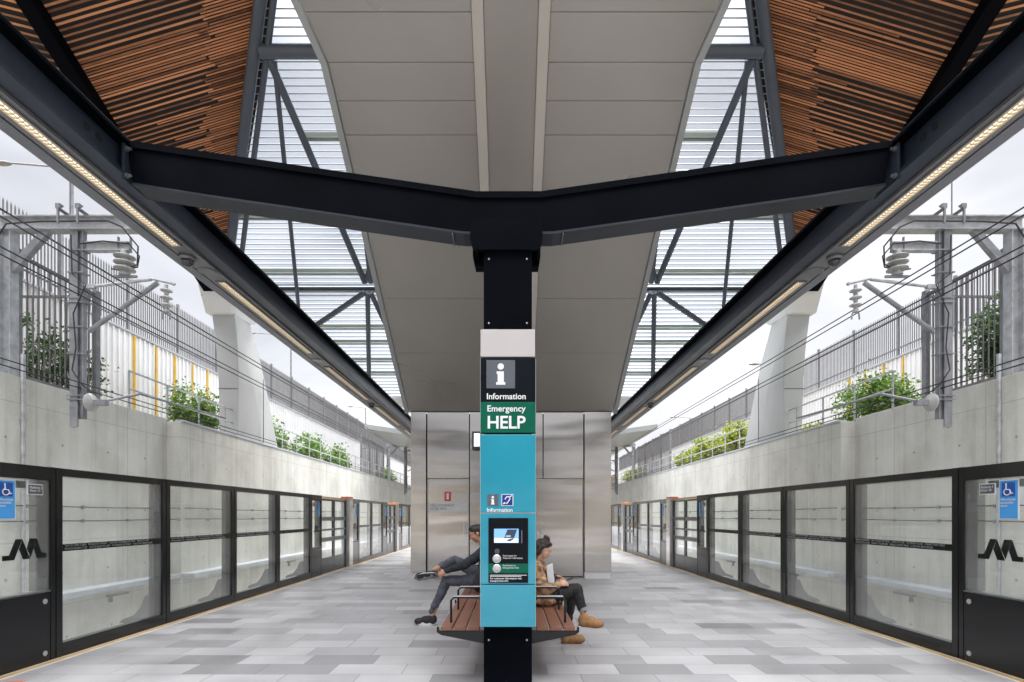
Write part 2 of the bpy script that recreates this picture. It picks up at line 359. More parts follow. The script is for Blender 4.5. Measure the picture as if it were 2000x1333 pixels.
# ------------------------------------------------------------------ mesh helpers
OFF = {}
class MB:
    def __init__(s): s.v = []; s.f = []
    def add(s, vs, fs):
        n = len(s.v); s.v += [tuple(v) for v in vs]; s.f += [tuple(i + n for i in f) for f in fs]; return s
    def box(s, x0, x1, y0, y1, z0, z1):
        if x0 > x1: x0, x1 = x1, x0
        if y0 > y1: y0, y1 = y1, y0
        if z0 > z1: z0, z1 = z1, z0
        return s.add([(x0,y0,z0),(x1,y0,z0),(x1,y1,z0),(x0,y1,z0),(x0,y0,z1),(x1,y0,z1),(x1,y1,z1),(x0,y1,z1)],
              [(0,3,2,1),(4,5,6,7),(0,1,5,4),(1,2,6,5),(2,3,7,6),(3,0,4,7)])
    def hexa(s, a):   # 8 corners: bottom ring 0-3, top ring 4-7
        return s.add(a, [(0,3,2,1),(4,5,6,7),(0,1,5,4),(1,2,6,5),(2,3,7,6),(3,0,4,7)])
    def prism(s, pts, d0, d1, axis='Y'):
        """closed profile extruded along an axis; profile coords are the other two in order"""
        def P(p, d):
            return {'Y': (p[0], d, p[1]), 'X': (d, p[0], p[1]), 'Z': (p[0], p[1], d)}[axis]
        n = len(pts)
        vs = [P(p, d0) for p in pts] + [P(p, d1) for p in pts]
        fs = [tuple(range(n)), tuple(range(2*n-1, n-1, -1))] + [(i, i+n, (i+1)%n+n, (i+1)%n) for i in range(n)]
        return s.add(vs, fs)
    def tube(s, p, q, r, r2=None, n=10, caps=True):
        p = Vector(p); q = Vector(q); r2 = r if r2 is None else r2
        d = (q - p); 
        if d.length < 1e-6: return s
        d.normalize(); a = d.orthogonal().normalized(); b = d.cross(a)
        vs = []
        for c, rr in ((p, r), (q, r2)):
            for i in range(n):
                t = 2*math.pi*i/n; vs.append(c + (a*math.cos(t) + b*math.sin(t))*rr)
        fs = [(i, (i+1)%n, (i+1)%n+n, i+n) for i in range(n)]
        if caps: fs += [tuple(range(n-1, -1, -1)), tuple(range(n, 2*n))]
        return s.add(vs, fs)
    def path(s, pts, r, n=8):
        """one continuous swept tube through points"""
        pts = [Vector(p) for p in pts]; vs = []; fs = []
        up = None
        for i, p in enumerate(pts):
            d = (pts[min(i+1, len(pts)-1)] - pts[max(i-1, 0)]).normalized()
            if up is None: up = d.orthogonal().normalized()
            a = (up - d*up.dot(d)).normalized(); up = a; b = d.cross(a)
            rr = r[i] if isinstance(r, (list, tuple)) else r
            for k in range(n):
                t = 2*math.pi*k/n; vs.append(p + (a*math.cos(t)+b*math.sin(t))*rr)
        for i in range(len(pts)-1):
            for k in range(n):
                fs.append((i*n+k, i*n+(k+1)%n, (i+1)*n+(k+1)%n, (i+1)*n+k))
        m = (len(pts)-1)*n
        fs += [tuple(range(n-1,-1,-1)), tuple(range(m, m+n))]
        return s.add(vs, fs)
    def ball(s, c, r, n=10, m=7, rot=None):
        rx, ry, rz = (r, r, r) if isinstance(r, (int, float)) else r
        c = Vector(c); vs = []; fs = []
        vs.append(Vector((0,0,rz)))
        for j in range(1, m):
            ph = math.pi*j/m
            for i in range(n):
                t = 2*math.pi*i/n; vs.append(Vector((rx*math.sin(ph)*math.cos(t), ry*math.sin(ph)*math.sin(t), rz*math.cos(ph))))
        vs.append(Vector((0,0,-rz)))
        if rot is not None: vs = [rot @ v for v in vs]
        vs = [v + c for v in vs]
        for i in range(n): fs.append((0, 1+i, 1+(i+1)%n))
        for j in range(m-2):
            for i in range(n): fs.append((1+j*n+i, 1+(j+1)*n+i, 1+(j+1)*n+(i+1)%n, 1+j*n+(i+1)%n))
        l = len(vs)-1
        for i in range(n): fs.append((l, 1+(m-2)*n+(i+1)%n, 1+(m-2)*n+i))
        return s.add(vs, fs)
    def lathe(s, prof, c=(0,0,0), axis=(0,0,1), n=16):
        """prof: (radius, height along axis)"""
        ax = Vector(axis).normalized(); a = ax.orthogonal().normalized(); b = ax.cross(a); c = Vector(c)
        vs = []; fs = []
        for r, h in prof:
            for k in range(n):
                t = 2*math.pi*k/n; vs.append(c + ax*h + (a*math.cos(t)+b*math.sin(t))*max(r, 1e-4))
        for i in range(len(prof)-1):
            for k in range(n): fs.append((i*n+k, i*n+(k+1)%n, (i+1)*n+(k+1)%n, (i+1)*n+k))
        m = (len(prof)-1)*n
        fs += [tuple(range(n-1,-1,-1)), tuple(range(m, m+n))]
        return s.add(vs, fs)
    def mesh(s, name, off=(0,0,0), material=None, smooth=False):
        me = bpy.data.meshes.new(name)
        me.from_pydata([(v[0]-off[0], v[1]-off[1], v[2]-off[2]) for v in s.v], [], s.f)
        me.update()
        if material: me.materials.append(MT[material])
        if smooth:
            for p in me.polygons: p.use_smooth = True
            try: me.set_sharp_from_angle(angle=R(38))
            except Exception: pass
        return me
    def build(s, name, material, parent=None, smooth=False, bevel=0, loc=None):
        off = Vector(OFF.get(parent.name, (0,0,0))) if parent else Vector(loc or (0,0,0))
        me = s.mesh(name, off, material, smooth)
        o = bpy.data.objects.new(name, me); C.objects.link(o)
        if parent: o.parent = parent
        else: o.location = off
        OFF[o.name] = tuple(off)
        if bevel:
            b = o.modifiers.new("b", 'BEVEL'); b.width = bevel; b.segments = 2; b.limit_method = 'ANGLE'; b.angle_limit = R(40)
        return o

def thing(name, label, cat, loc=(0,0,0), group=None):
    o = bpy.data.objects.new(name, None); C.objects.link(o); o.location = loc; o.empty_display_size = 0.1
    o['label'] = label; o['category'] = cat
    if group: o['group'] = group
    OFF[o.name] = tuple(loc)
    return o
def tag(o, label, cat, group=None):
    o['label'] = label; o['category'] = cat
    if group: o['group'] = group
    return o
def struct(name, mb, material, smooth=False):
    o = mb.build(name, material, None, smooth); o['kind'] = 'structure'; return o
def inst(me, name, parent, loc):
    o = bpy.data.objects.new(name, me); C.objects.link(o); o.parent = parent; o.location = loc
    OFF[o.name] = OFF.get(parent.name, (0,0,0)); return o
def kids(o): return [c for c in bpy.data.objects if c.parent == o]
def copy_tree(o, loc, label, mirror=False, group=None):
    r = o.copy(); C.objects.link(r); r.location = loc; r['label'] = label
    if group: r['group'] = group
    def rec(a, b):
        for ch in kids(a):
            c = ch.copy(); C.objects.link(c); c.parent = b; rec(ch, c)
    rec(o, r)
    return r
def P(x, y, D):   # photo pixel at depth D -> world point (used only to transcribe measured sizes)
    return Vector(((x-998)/1060*D, D, 1.5+(1007-y)/1060*D))

def text_mesh(name, body, size, material, parent, origin, udir, vdir, bold=0.0, align='LEFT', spacing=1.0, depth=0.0015, lh=1.0):
    """flat raised lettering; udir = reading direction, vdir = up"""
    cu = bpy.data.curves.new(name, 'FONT'); cu.body = body; cu.size = size; cu.offset = bold*size; cu.align_x = align
    cu.space_character = spacing; cu.space_line = lh; cu.extrude = depth; cu.resolution_u = 3
    tmp = bpy.data.objects.new("tmp_text", cu); C.objects.link(tmp)
    dg = bpy.context.evaluated_depsgraph_get(); dg.update()
    me = bpy.data.meshes.new_from_object(tmp.evaluated_get(dg))
    bpy.data.objects.remove(tmp); bpy.data.curves.remove(cu)
    u = Vector(udir); v = Vector(vdir); w = u.cross(v); o3 = Vector(origin)
    off = Vector(OFF.get(parent.name, (0,0,0)))
    for vt in me.vertices:
        c = vt.co.copy(); vt.co = o3 + u*c.x + v*c.y + w*c.z - off
    me.materials.clear(); me.materials.append(MT[material]); me.name = name
    o = bpy.data.objects.new(name, me); C.objects.link(o); o.parent = parent; OFF[o.name] = tuple(off)
    return o

# ------------------------------------------------------------------ structure: ground, platform, tracks
XL, XR = -4.76, 4.68
D0, D1 = -30.0, 75.0
g = MB()
prof = [(-600,6.9),(-11.62,6.9),(-11.62,3.82),(-8.9,3.82),(-8.9,-1.12),(8.9,-1.12),(8.9,3.82),(13.62,3.82),(13.62,6.9),(600,6.9)]
for i in range(len(prof)-1):
    (xa,za),(xb,zb) = prof[i], prof[i+1]
    g.add([(xa,-200,za),(xb,-200,zb),(xb,900,zb),(xa,900,za)], [(0,1,2,3)])
struct('ground', g, 'soil')
struct('track_bed', MB().box(-8.86,-4.95,D0,D1,-1.30,-1.10).box(4.95,8.86,D0,D1,-1.30,-1.10), 'bed')
struct('platform', MB().box(XL-0.10, XR+0.10, D0, D1, -0.35, 0.0), 'paving')
struct('platform_base', MB().box(XL+0.25, XR-0.25, D0, D1, -1.25, -0.352), 'bed')
for sx, X in ((-1, XL), (1, XR)):
    who = "man's" if sx < 0 else "woman's"
    t = thing('threshold_strip', f"gold and white strip along platform edge on the {who} side", 'floor strip', (X,5,0), 'strips along the platform edges')
    MB().box(X-sx*0.015, X-sx*0.035, D0, 50, 0.0005, 0.008).build('white_line', 'off', t)
    MB().box(X-sx*0.036, X-sx*0.105, D0, 50, 0.0005, 0.010).build('gold_line', 'gold', t)
    MB().box(X-sx*0.106, X-sx*0.126, D0, 50, 0.0005, 0.008).build('white_line', 'off', t)
    # running rails
    for xr in (5.75, 7.2):
        xx = sx*xr
        r_ = MB().prism([(xx-0.07,-1.10),(xx+0.07,-1.10),(xx+0.07,-1.085),(xx+0.012,-1.06),(xx+0.012,-0.99),(xx+0.035,-0.975),(xx+0.035,-0.94),(xx-0.035,-0.94),(xx-0.035,-0.975),(xx-0.012,-0.99),(xx-0.012,-1.06),(xx-0.07,-1.085)], D0, D1)
        o = r_.build('rail', 'galv_dark'); tag(o, f"steel running rail nearer {'the platform' if xr<6 else 'the retaining wall'} on the {who} side", 'rail', 'running rails')

# retaining walls
def wall(sx):
    who = "man's" if sx < 0 else "woman's"
    t = thing('retaining_wall', f"near set-back length of tall grey concrete retaining wall on the {who} side", 'wall', (sx*8.8, 5, -1.1))
    MB().box(sx*8.8, sx*9.15, D0, 13.86, -1.2, 3.98).build('wall_face', 'concrete', t, bevel=0.012)
    MB().box(sx*8.72, sx*8.798, D0, 13.855, -1.2, 0.0).build('walkway_ledge', 'concrete', t)
    MB().box(sx*8.44, sx*8.80, D0, 13.855, -0.10, 0.02).build('ledge_coping', 'ledge', t, bevel=0.01)
    t = thing('retaining_wall', f"long projecting concrete retaining wall carrying the pylon on the {who} side", 'wall', (sx*8.42, 14, -1.1))
    MB().box(sx*8.42, sx*9.15, 13.862, D1, -1.2, 3.90).build('wall_face', 'concrete', t, bevel=0.012)
    MB().box(sx*8.40, sx*8.60, 13.90, D1, 3.903, 3.95).build('coping', 'ledge', t)
    MB().box(sx*8.08, sx*8.418, 13.862, D1, -0.10, 0.02).build('ledge_coping', 'ledge', t, bevel=0.01)
    # cables along the wall
    for z in (1.67, 1.39):
        pts = []
        for i in range(60):
            d = D0 + i*1.3; wx = 8.8 if d < 13.5 else 8.42
            pts.append((sx*(wx-0.045), d, z + 0.012*math.sin(i*1.7) + 0.01*math.sin(i*0.6)))
        t = thing('wall_cable', f"thin black {'upper' if z>1.5 else 'lower'} cable run along the wall on the {who} side", 'cable', (sx*8.7, 5, z))
        MB().path(pts, 0.013, 6).build('cable_run', 'cable', t, smooth=True)
        k = MB()
        d = 2.0
        while d < 46:
            wx = 8.8 if d < 13.5 else 8.42
            k.box(sx*(wx-0.07), sx*(wx-0.002), d, d+0.03, z-0.035, z+0.03); d += 1.3
        k.build('clamp', 'galv_dark', t)
    # small bracket signals under the ledge, on the wall
    for i, d in enumerate((11.3, 15.2, 19.5)):
        wx = 8.8 if d < 13.5 else 8.42
        b = MB().box(sx*(wx-0.46), sx*(wx-0.36), d, d+0.55, -0.20, -0.15).box(sx*(wx-0.44), sx*(wx-0.38), d+0.05, d+0.1, -0.32, -0.20)
        o = b.build('ledge_bracket', 'graphite', loc=(sx*(wx-0.4), d, -0.2))
        tag(o, f"small dark bracket under the wall ledge on the {who} side, {('first','second','third')[i]} along", 'bracket', 'ledge brackets')
    # conduit down the near wall at the mast
    c = MB().path([(sx*8.765, 9.75, 4.4),(sx*8.765, 9.75, 3.6),(sx*8.765, 9.76, 1.0),(sx*8.765, 9.76, -1.1)], 0.035, 8).box(sx*8.75, sx*8.79, 9.70,9.82,3.2,3.24).box(sx*8.75,sx*8.79,9.70,9.82,2.2,2.24)
    o = c.build('conduit', 'galv', smooth=True, loc=(sx*8.76,9.75,-1.1)); tag(o, f"vertical grey conduit running down the concrete wall on the {who} side", 'conduit')
wall(-1); wall(1)

# ------------------------------------------------------------------ white noise walls with palisade above
def noise_wall(sx, X):
    who = "man's" if sx < 0 else "woman's"
    t = thing('noise_wall', f"white ribbed wall with yellow fins behind the planting on the {who} side", 'wall', (sx*X, 10, 3.8))
    MB().box(sx*X, sx*(X+0.12), 2, 70, 3.7, 7.0).build('wall_sheet', 'white', t)
    r_ = MB(); d = 2.1
    while d < 69:
        r_.prism([(d,-1),(d+0.02,-1),(d+0.02,-0.0),(d,0.0)], 0, 0, 'X') if False else r_.box(sx*(X-0.045), sx*(X-0.002), d, d+0.035, 3.8, 6.97)
        d += 0.222
    r_.build('rib', 'white', t)
    MB().box(sx*(X-0.05), sx*(X+0.15), 2, 70, 7.002, 7.06).build('coping', 'alu', t)
    for i in range(5):
        dd = (16.5 if sx < 0 else 17.6) + i*0.996
        MB().box(sx*(X-0.075), sx*(X-0.003), dd, dd+0.038, 3.8, 6.95).build('yellow_fin', 'yellow', t)
    # palisade
    f = thing('palisade_fence', f"dark spiked palisade fence standing on top of the white wall on the {who} side", 'fence', (sx*(X+0.05), 5, 7.06), 'palisade fences on the white walls')
    pk = MB(); L = 2.45
    for i in range(24):
        y = 0.06 + i*0.1
        pk.box(-0.012, 0.012, y, y+0.026, 0.05, 1.62)
        pk.add([(-0.012,y,1.62),(0.012,y,1.62),(0.012,y+0.026,1.62),(-0.012,y+0.026,1.62),(0,y+0.013,1.70)], [(0,1,4),(1,2,4),(2,3,4),(3,0,4)])
    pk.box(-0.03,-0.017,0.02,L-0.02,0.25,0.30).box(-0.03,-0.017,0.02,L-0.02,1.36,1.41)
    me = pk.mesh('picket_lattice', (0,0,0), 'picket')
    pm = MB().box(-0.04,0.04,-0.04,0.04,0,1.75).mesh('post', (0,0,0), 'galv_dark')
    d = 4.12 if sx < 0 else 4.3
    while d < 66:
        inst(me, 'picket_lattice', f, (0, d-5, 0)); inst(pm, 'post', f, (0, d-5, 0)); d += L
noise_wall(-1, 11.5); noise_wall(1, 13.5)

# ------------------------------------------------------------------ security fence pieces on the wall top
def sec_fence(sx, d0, n, label):
    f = thing('security_fence', label, 'fence', (sx*9.25, d0, 3.9), 'tall security fences on the retaining walls')
    L = 1.95
    pk = MB()
    for i in range(15):
        y = 0.1 + i*0.125; pk.box(-0.009,0.009,y,y+0.018,0.08,2.52)
    pk.box(-0.022,0.022,0.05,L-0.05,2.47,2.53).box(-0.022,0.022,0.05,L-0.05,0.2,0.25)
    me = pk.mesh('picket_lattice', (0,0,0), 'picket')
    pm = MB().box(-0.05,0.05,-0.06,0.06,-0.1,2.6).mesh('post', (0,0,0), 'galv_dark')
    for i in range(n):
        inst(me, 'picket_lattice', f, (0, i*L, 0)); inst(pm, 'post', f, (0, i*L, 0))
    inst(pm, 'post', f, (0, n*L, 0))
    # side return towards the white wall
    rt = MB()
    for i in range(12): rt.box(sx*(0.15+i*0.125), sx*(0.178+i*0.125), n*L-0.014, n*L+0.014, 0.08, 2.5)
    rt.box(sx*0.06, sx*1.7, n*L-0.02, n*L+0.02, 2.45, 2.5)
    o = rt.mesh('return_lattice', (0,0,0), 'picket'); inst(o, 'return_lattice', f, (0,0,0))
sec_fence(-1, 8.2, 2, "tall dark security fence beside the mast and sparse shrub on the man's side")
sec_fence(1, 8.2, 2, "tall dark security fence before the dense shrub on the woman's side")
sec_fence(-1, 33.5, 3, "distant tall security fence beside the far mast on the man's side")
sec_fence(1, 31.5, 4, "distant tall security fence beside the far mast on the woman's side")

# ------------------------------------------------------------------ handrails
def handrail(sx):
    who = "man's" if sx < 0 else "woman's"
    X = sx*8.62
    h = thing('handrail', f"galvanised two-bar handrail along the retaining wall top on the {who} side", 'handrail', (X, 12.1, 3.93), 'handrails on the retaining walls')
    pm = MB().tube((0,0,-0.05),(0,0,0.83),0.024,n=8).mesh('post', (0,0,0), 'galv', True)
    d = 12.25
    while d < 46:
        inst(pm, 'post', h, (0, d-12.1, 0)); d += 1.37
    MB().tube((X,12.25,4.76),(X,46,4.76),0.026,n=8).build('top_rail','galv',h,True)
    MB().tube((X,12.25,4.36),(X,46,4.36),0.022,n=8).build('mid_rail','galv',h,True)
handrail(-1); handrail(1)

# ------------------------------------------------------------------ shrubs
def shrub(label, c, rad, n, leaf, material, seed, sparse=0.0, group='shrubs behind the handrails'):
    rnd = random.Random(seed)
    t = thing('shrub', label, 'shrub', c, group)
    st = MB(); tips = []
    nb = max(5, int(7*max(rad[0], rad[1]) + 3))
    for i in range(nb):
        a = rnd.uniform(0, 2*math.pi); rr = math.sqrt(rnd.random())
        base = Vector((c[0]+0.25*rad[0]*rr*math.cos(a), c[1]+0.6*rad[1]*rr*math.sin(a), c[2]))
        tip = Vector((c[0]+rad[0]*0.85*rr*math.cos(a), c[1]+rad[1]*0.9*rr*math.sin(a), c[2]+rad[2]*(1.1+0.8*rnd.random())*math.sqrt(max(0.1,1-rr*rr*0.7))))
        mid = (base+tip)/2 + Vector((rnd.uniform(-.1,.1), rnd.uniform(-.1,.1), 0.05))
        st.path([base, mid, tip], [0.022, 0.014, 0.006], 5)
        for k in range(5):
            q = base.lerp(tip, 0.35+0.6*rnd.random()); e = q + Vector((rnd.uniform(-.3,.3), rnd.uniform(-.3,.3), rnd.uniform(0,.3)))*min(1,rad[0])
            st.tube(q, e, 0.008, 0.003, 4); tips.append(e)
        tips.append(tip)
    st.build('stem', 'bark', t)
    lf = MB()
    clumps = [(tp, rnd.uniform(0.07, 0.27)*max(0.6,min(rad))) for tp in tips]
    for i in range(n):
        cc, cr_ = clumps[rnd.randrange(len(clumps))]
        if rnd.random() < 0.2 and sparse < 0.5:
            th = rnd.uniform(0, 2*math.pi); ph = math.acos(rnd.uniform(-0.5, 1)); k = rnd.uniform(0.6, 1.0)
            p = Vector((c[0]+rad[0]*k*math.sin(ph)*math.cos(th), c[1]+rad[1]*k*math.sin(ph)*math.sin(th), c[2]+rad[2]*(0.95+k*math.cos(ph))))
        else:
            p = cc + Vector((rnd.gauss(0,1), rnd.gauss(0,1), rnd.gauss(0,0.9)))*cr_
        if p.z < c[2]+0.05: p.z = c[2]+rnd.uniform(0.05, 0.3)
        u = Vector((rnd.gauss(0,1), rnd.gauss(0,1), rnd.gauss(0,0.6))).normalized(); w = u.orthogonal().normalized()
        w = (Matrix.Rotation(rnd.uniform(0,6.28), 3, u) @ w)
        l = leaf*rnd.choice((0.5,0.75,1.0,1.0,1.35,1.6)); b = l*0.36; nrm = u.cross(w)*l*0.12
        lf.add([p-u*l*0.5, p+w*b-nrm, p+u*l*0.5, p-w*b-nrm], [(0,1,2,3)])
    lf.build('foliage', material, t)
    return t
shrub("sparse dark shrub tangled behind the near mast on the man's side", (-10.1,11.6,3.82),(0.75,1.9,1.12), 3000, 0.075,'leaf_b', 1, 0.8)
shrub("bright green bushy shrub just before the concrete pylon on the man's side", (-10.1,17.4,3.82),(0.8,0.95,1.0), 4200, 0.08,'leaf_a', 2)
shrub("slim light green shrub emerging past the pylon base on the man's side", (-10.0,22.6,3.82),(0.6,0.8,1.0), 2600, 0.09,'leaf_a', 3)
shrub("rounded green shrub behind the handrail, second past the pylon on the man's side", (-10.0,26.6,3.82),(0.8,1.3,0.85), 3600, 0.1,'leaf_a', 4)
shrub("pointed green shrub, third past the pylon on the man's side", (-10.0,31.2,3.82),(0.75,1.3,0.85), 3000, 0.11,'leaf_a', 5)
shrub("distant green shrub beyond the far security fence on the man's side", (-10.0,43.5,3.82),(0.8,1.6,0.75), 1800, 0.14,'leaf_a', 6)
shrub("dense tall dark shrub behind the security fence on the woman's side", (10.3,10.95,3.82),(0.75,1.35,1.25), 8000, 0.07,'leaf_b', 7)
shrub("broad green bushy shrub between the pylon and security fence on the woman's side", (9.9,14.8,3.82),(0.95,1.35,0.80), 8000, 0.07,'leaf_a', 8)
shrub("small low shrub tucked beside the pylon base on the woman's side", (10.2,18.1,3.82),(0.5,0.5,0.42), 1300, 0.08,'leaf_c', 9)
shrub("yellow-green shrub just past the pylon on the woman's side", (9.9,23.4,3.82),(0.9,1.3,0.92), 4800, 0.1,'leaf_c', 10)
shrub("yellow-green shrub, second past the pylon on the woman's side", (9.9,26.3,3.82),(0.9,1.6,0.80), 4600, 0.11,'leaf_c', 11)
shrub("yellow-green shrub, third past the pylon on the woman's side", (9.9,29.6,3.82),(0.9,1.6,0.68), 3600, 0.12,'leaf_c', 12)
shrub("distant yellow-green shrub beyond the far security fence on the woman's side", (9.9,43.0,3.82),(0.9,2.6,0.72), 2600, 0.14,'leaf_c', 13)

# ------------------------------------------------------------------ concrete pylons carrying the roof tips
def pylon(sx):
    who = "man's" if sx < 0 else "woman's"
    t = thing('roof_pylon', f"tall tapered pale concrete pylon holding up the roof on the {who} side", 'pylon', (sx*8.7,17,3.9), 'tapered concrete pylons')
    xo, xi = sx*9.22, sx*8.50
    zb, zt, zm = 3.90, 7.86, 5.9
    m = MB()
    # lower and upper prisms with a fold
    rings = [
        (zb, [(sx*9.0,16.8),(sx*8.46,16.8),(sx*8.44,18.4),(sx*8.47,19.75),(sx*9.0,19.75)]),
        (5.7, [(sx*9.06,16.8),(sx*8.44,16.8),(sx*8.40,17.75),(sx*8.50,18.95),(sx*9.06,18.95)]),
        (6.6, [(sx*9.12,16.8),(sx*8.46,16.8),(sx*8.46,17.3),(sx*8.50,18.5),(sx*9.12,18.5)]),
        (zt, [(sx*9.27,16.8),(sx*8.56,16.8),(sx*8.56,17.1),(sx*8.56,17.75),(sx*9.27,17.75)]),
    ]
    vs = [(x,y,z) for z, r_ in rings for x, y in r_]; fs = [(4,3,2,1,0)]
    for i in range(3):
        for k in range(5): fs.append((i*5+k, i*5+(k+1)%5, (i+1)*5+(k+1)%5, (i+1)*5+k))
    fs.append((15,16,17,18,19)); m.add(vs, fs)
    m.build('shaft', 'pylon', t, bevel=0.015)
    MB().box(sx*9.065-0.002*sx, sx*8.44, 16.792, 16.80, 5.42, 5.432).build('joint', 'gap', t)
    b = MB().box(sx*9.15, sx*8.62, 16.9, 17.6, 7.862, 7.90)
    for x in (9.08, 8.70): b.box(sx*x-0.02, sx*x+0.02, 16.92, 17.5, 7.90, 8.16)
    b.tube((sx*9.12,17.2,8.05),(sx*8.66,17.2,8.05),0.05,n=10)
    b.build('bearing', 'galv_dark', t)
    # thin down pipe and glazing seam on the inner face
    MB().tube((sx*8.37,18.35,3.96),(sx*8.37,18.35,6.1),0.016,n=6).build('downpipe','galv_dark',t,True)
pylon(-1); pylon(1)

# ------------------------------------------------------------------ catenary masts
def mast():
    """built for the -X side with local origin at the post foot; mirrored mesh for the other side"""
    def mk(sx):
        def X(a): return sx*a
        parts = []
        def part(name, m, material, smooth=False, parent=None): parts.append((name, m, material, smooth, parent))
        # local: y=0 is mast plane, x measured from the post (towards the track +)
        m = MB()
        for a in (-0.10, 0.10): m.box(X(a-0.010), X(a+0.010), -0.09, 0.09, 0, 2.72)
        m.box(X(-0.089), X(0.089), -0.008, 0.008, 0, 2.72); m.box(X(-0.2),X(0.2),-0.2,0.2,-0.02,0.03)
        part('post', m, 'galv')
        m = MB().box(X(-0.16),X(2.46),-0.10,0.10,2.72,2.74).box(X(-0.16),X(2.46),-0.10,0.10,2.95,2.97).box(X(-0.15),X(2.45),-0.008,0.008,2.74,2.95)
        part('cross_beam', m, 'galv')
        m = MB().hexa([(X(0.14),-0.05,1.98),(X(0.14),0.05,1.98),(X(0.78),0.05,2.72),(X(0.78),-0.05,2.72),(X(0.02),-0.05,2.05),(X(0.02),0.05,2.05),(X(0.62),0.05,2.72),(X(0.62),-0.05,2.72)])
        part('brace', m, 'galv_dark')
        # drop post
        dx = 1.27
        m = MB().box(X(dx-0.12),X(dx+0.02),-0.06,-0.035,-0.80,2.72).box(X(dx-0.12),X(dx-0.10),-0.06,0.05,-0.80,2.72).box(X(dx+0.09),X(dx+0.105),-0.05,0.05,-0.65,2.72).box(X(dx-0.10),X(dx+0.09),-0.008,0.008,-0.65,2.72)
        part('drop_post', m, 'galv_dark')
        for z in (-0.32,-0.25,0.98,1.42,1.5,1.95,2.35,0.5):
            m = MB().box(X(dx-0.16),X(dx+0.15),-0.08,-0.065,z,z+0.022).box(X(dx-0.16),X(dx+0.15),0.065,0.08,z,z+0.022).box(X(dx-0.15),X(dx-0.138),-0.066,0.066,z+0.004,z+0.018).box(X(dx+0.125),X(dx+0.137),-0.066,0.066,z+0.004,z+0.018)
            part('clamp', m, 'galv_dark')
        m = MB()
        for a in (dx-0.14, dx+0.2):
            m.prism([(-0.28,2.97),(0.28,2.97),(0.28,2.985),(-0.28,2.985)], X(a-0.04), X(a+0.04), 'X').prism([(-0.3,2.985),(-0.26,2.985),(-0.20,3.06),(-0.3,3.06)], X(a-0.04), X(a+0.04), 'X')
            m.box(X(a-0.015),X(a+0.015),-0.3,-0.27,2.72,3.04)
        part('saddle', m, 'galv_dark')
        part('aerial', MB().tube((X(dx-0.16),0,2.97),(X(dx-0.16),0,3.8),0.012,n=6), 'galv_dark')
        # upper arm with large insulator
        part('upper_arm', MB().box(X(dx+0.14),X(dx+0.92),-0.06,0.06,2.36,2.38).box(X(dx+0.14),X(dx+0.92),-0.06,0.06,2.50,2.52).box(X(dx+0.14),X(dx+0.92),-0.006,0.006,2.38,2.50), 'galv')
        ix = dx+0.82
        pr = [(0.05,2.40),(0.07,2.36),(0.07,2.30)]
        z = 2.30
        for k in range(3): pr += [(0.05,z),(0.17,z-0.03),(0.175,z-0.045),(0.06,z-0.07),(0.05,z-0.11)]; z -= 0.11
        pr += [(0.09,z),(0.09,z-0.03),(0.03,z-0.04)]
        part('insulator', MB().lathe(pr, (X(ix),0,0)), 'porcelain', True)
        part('insulator_hook', MB().box(X(ix-0.2),X(ix+0.22),-0.02,0.02,z-0.08,z-0.04), 'galv_dark')
        for q_ in (-0.11, 0.11): part('clamp_rod', MB().box(X(ix+q_-0.01),X(ix+q_+0.01),-0.02,0.02,2.36,2.62), 'galv_dark')
        # cantilever arms
        part('tie_tube', MB().tube((X(dx+0.15),0,1.72),(X(dx+1.3),0,1.86),0.03,n=8).box(X(dx+0.12),X(dx+0.3),-0.04,0.04,1.69,1.76), 'galv', True)
        part('strut_tube', MB().tube((X(dx+0.18),0,0.93),(X(dx+1.42),0,1.80),0.042,n=10), 'galv_dark', True)
        part('end_bracket', MB().tube((X(dx+1.28),0,1.88),(X(dx+1.70),0,1.78),0.024,n=8).ball((X(dx+1.70),0,1.78),0.035), 'galv', True)
        ex = dx+1.57; pr = [(0.03,1.76)]; z = 1.70
        for k in range(3): pr += [(0.03,z),(0.095,z-0.035),(0.10,z-0.05),(0.04,z-0.075),(0.032,z-0.13)]; z -= 0.13
        pr += [(0.05,z),(0.05,z-0.04),(0.02,z-0.05)]
        part('insulator', MB().lathe(pr, (X(ex),0,0), n=14), 'porcelain', True)
        part('clevis', MB().path([(X(ex-0.07),0,z-0.17),(X(ex-0.06),0,z-0.06),(X(ex),0,z-0.04),(X(ex+0.06),0,z-0.06),(X(ex+0.07),0,z-0.17)], 0.014, 6), 'galv_dark', True)
        # lower registration arm with round disc insulator
        part('insulator', MB().lathe([(0.03,0),(0.05,0.03),(0.16,0.05),(0.165,0.08),(0.13,0.12),(0.06,0.14),(0.04,0.16)], (X(dx+0.14),0,-0.35), (sx,0,0), 18), 'porcelain', True)
        part('registration_arm', MB().tube((X(dx+0.3),0,-0.36),(X(dx+0.85),0.35,-0.12),0.025,n=8).tube((X(dx+0.85),0.35,-0.12),(X(dx+1.05),3.0,-0.10),0.022,n=8).box(X(dx+0.28),X(dx+0.5),-0.05,0.05,-0.40,-0.31), 'galv_dark', True)
        # cables
        part('feeder_cable', MB().path([(X(-0.08),-0.15,0.4),(X(-0.08),-0.15,2.5),(X(0.1),-0.15,2.78),(X(0.7),-0.15,2.82),(X(1.9),-0.15,2.83),(X(2.15),-0.15,2.72),(X(2.4),-0.1,2.40),(X(2.35),-0.05,2.1),(X(2.05),0,2.02),(X(1.85),0,2.05)], 0.014, 6), 'cable', True)
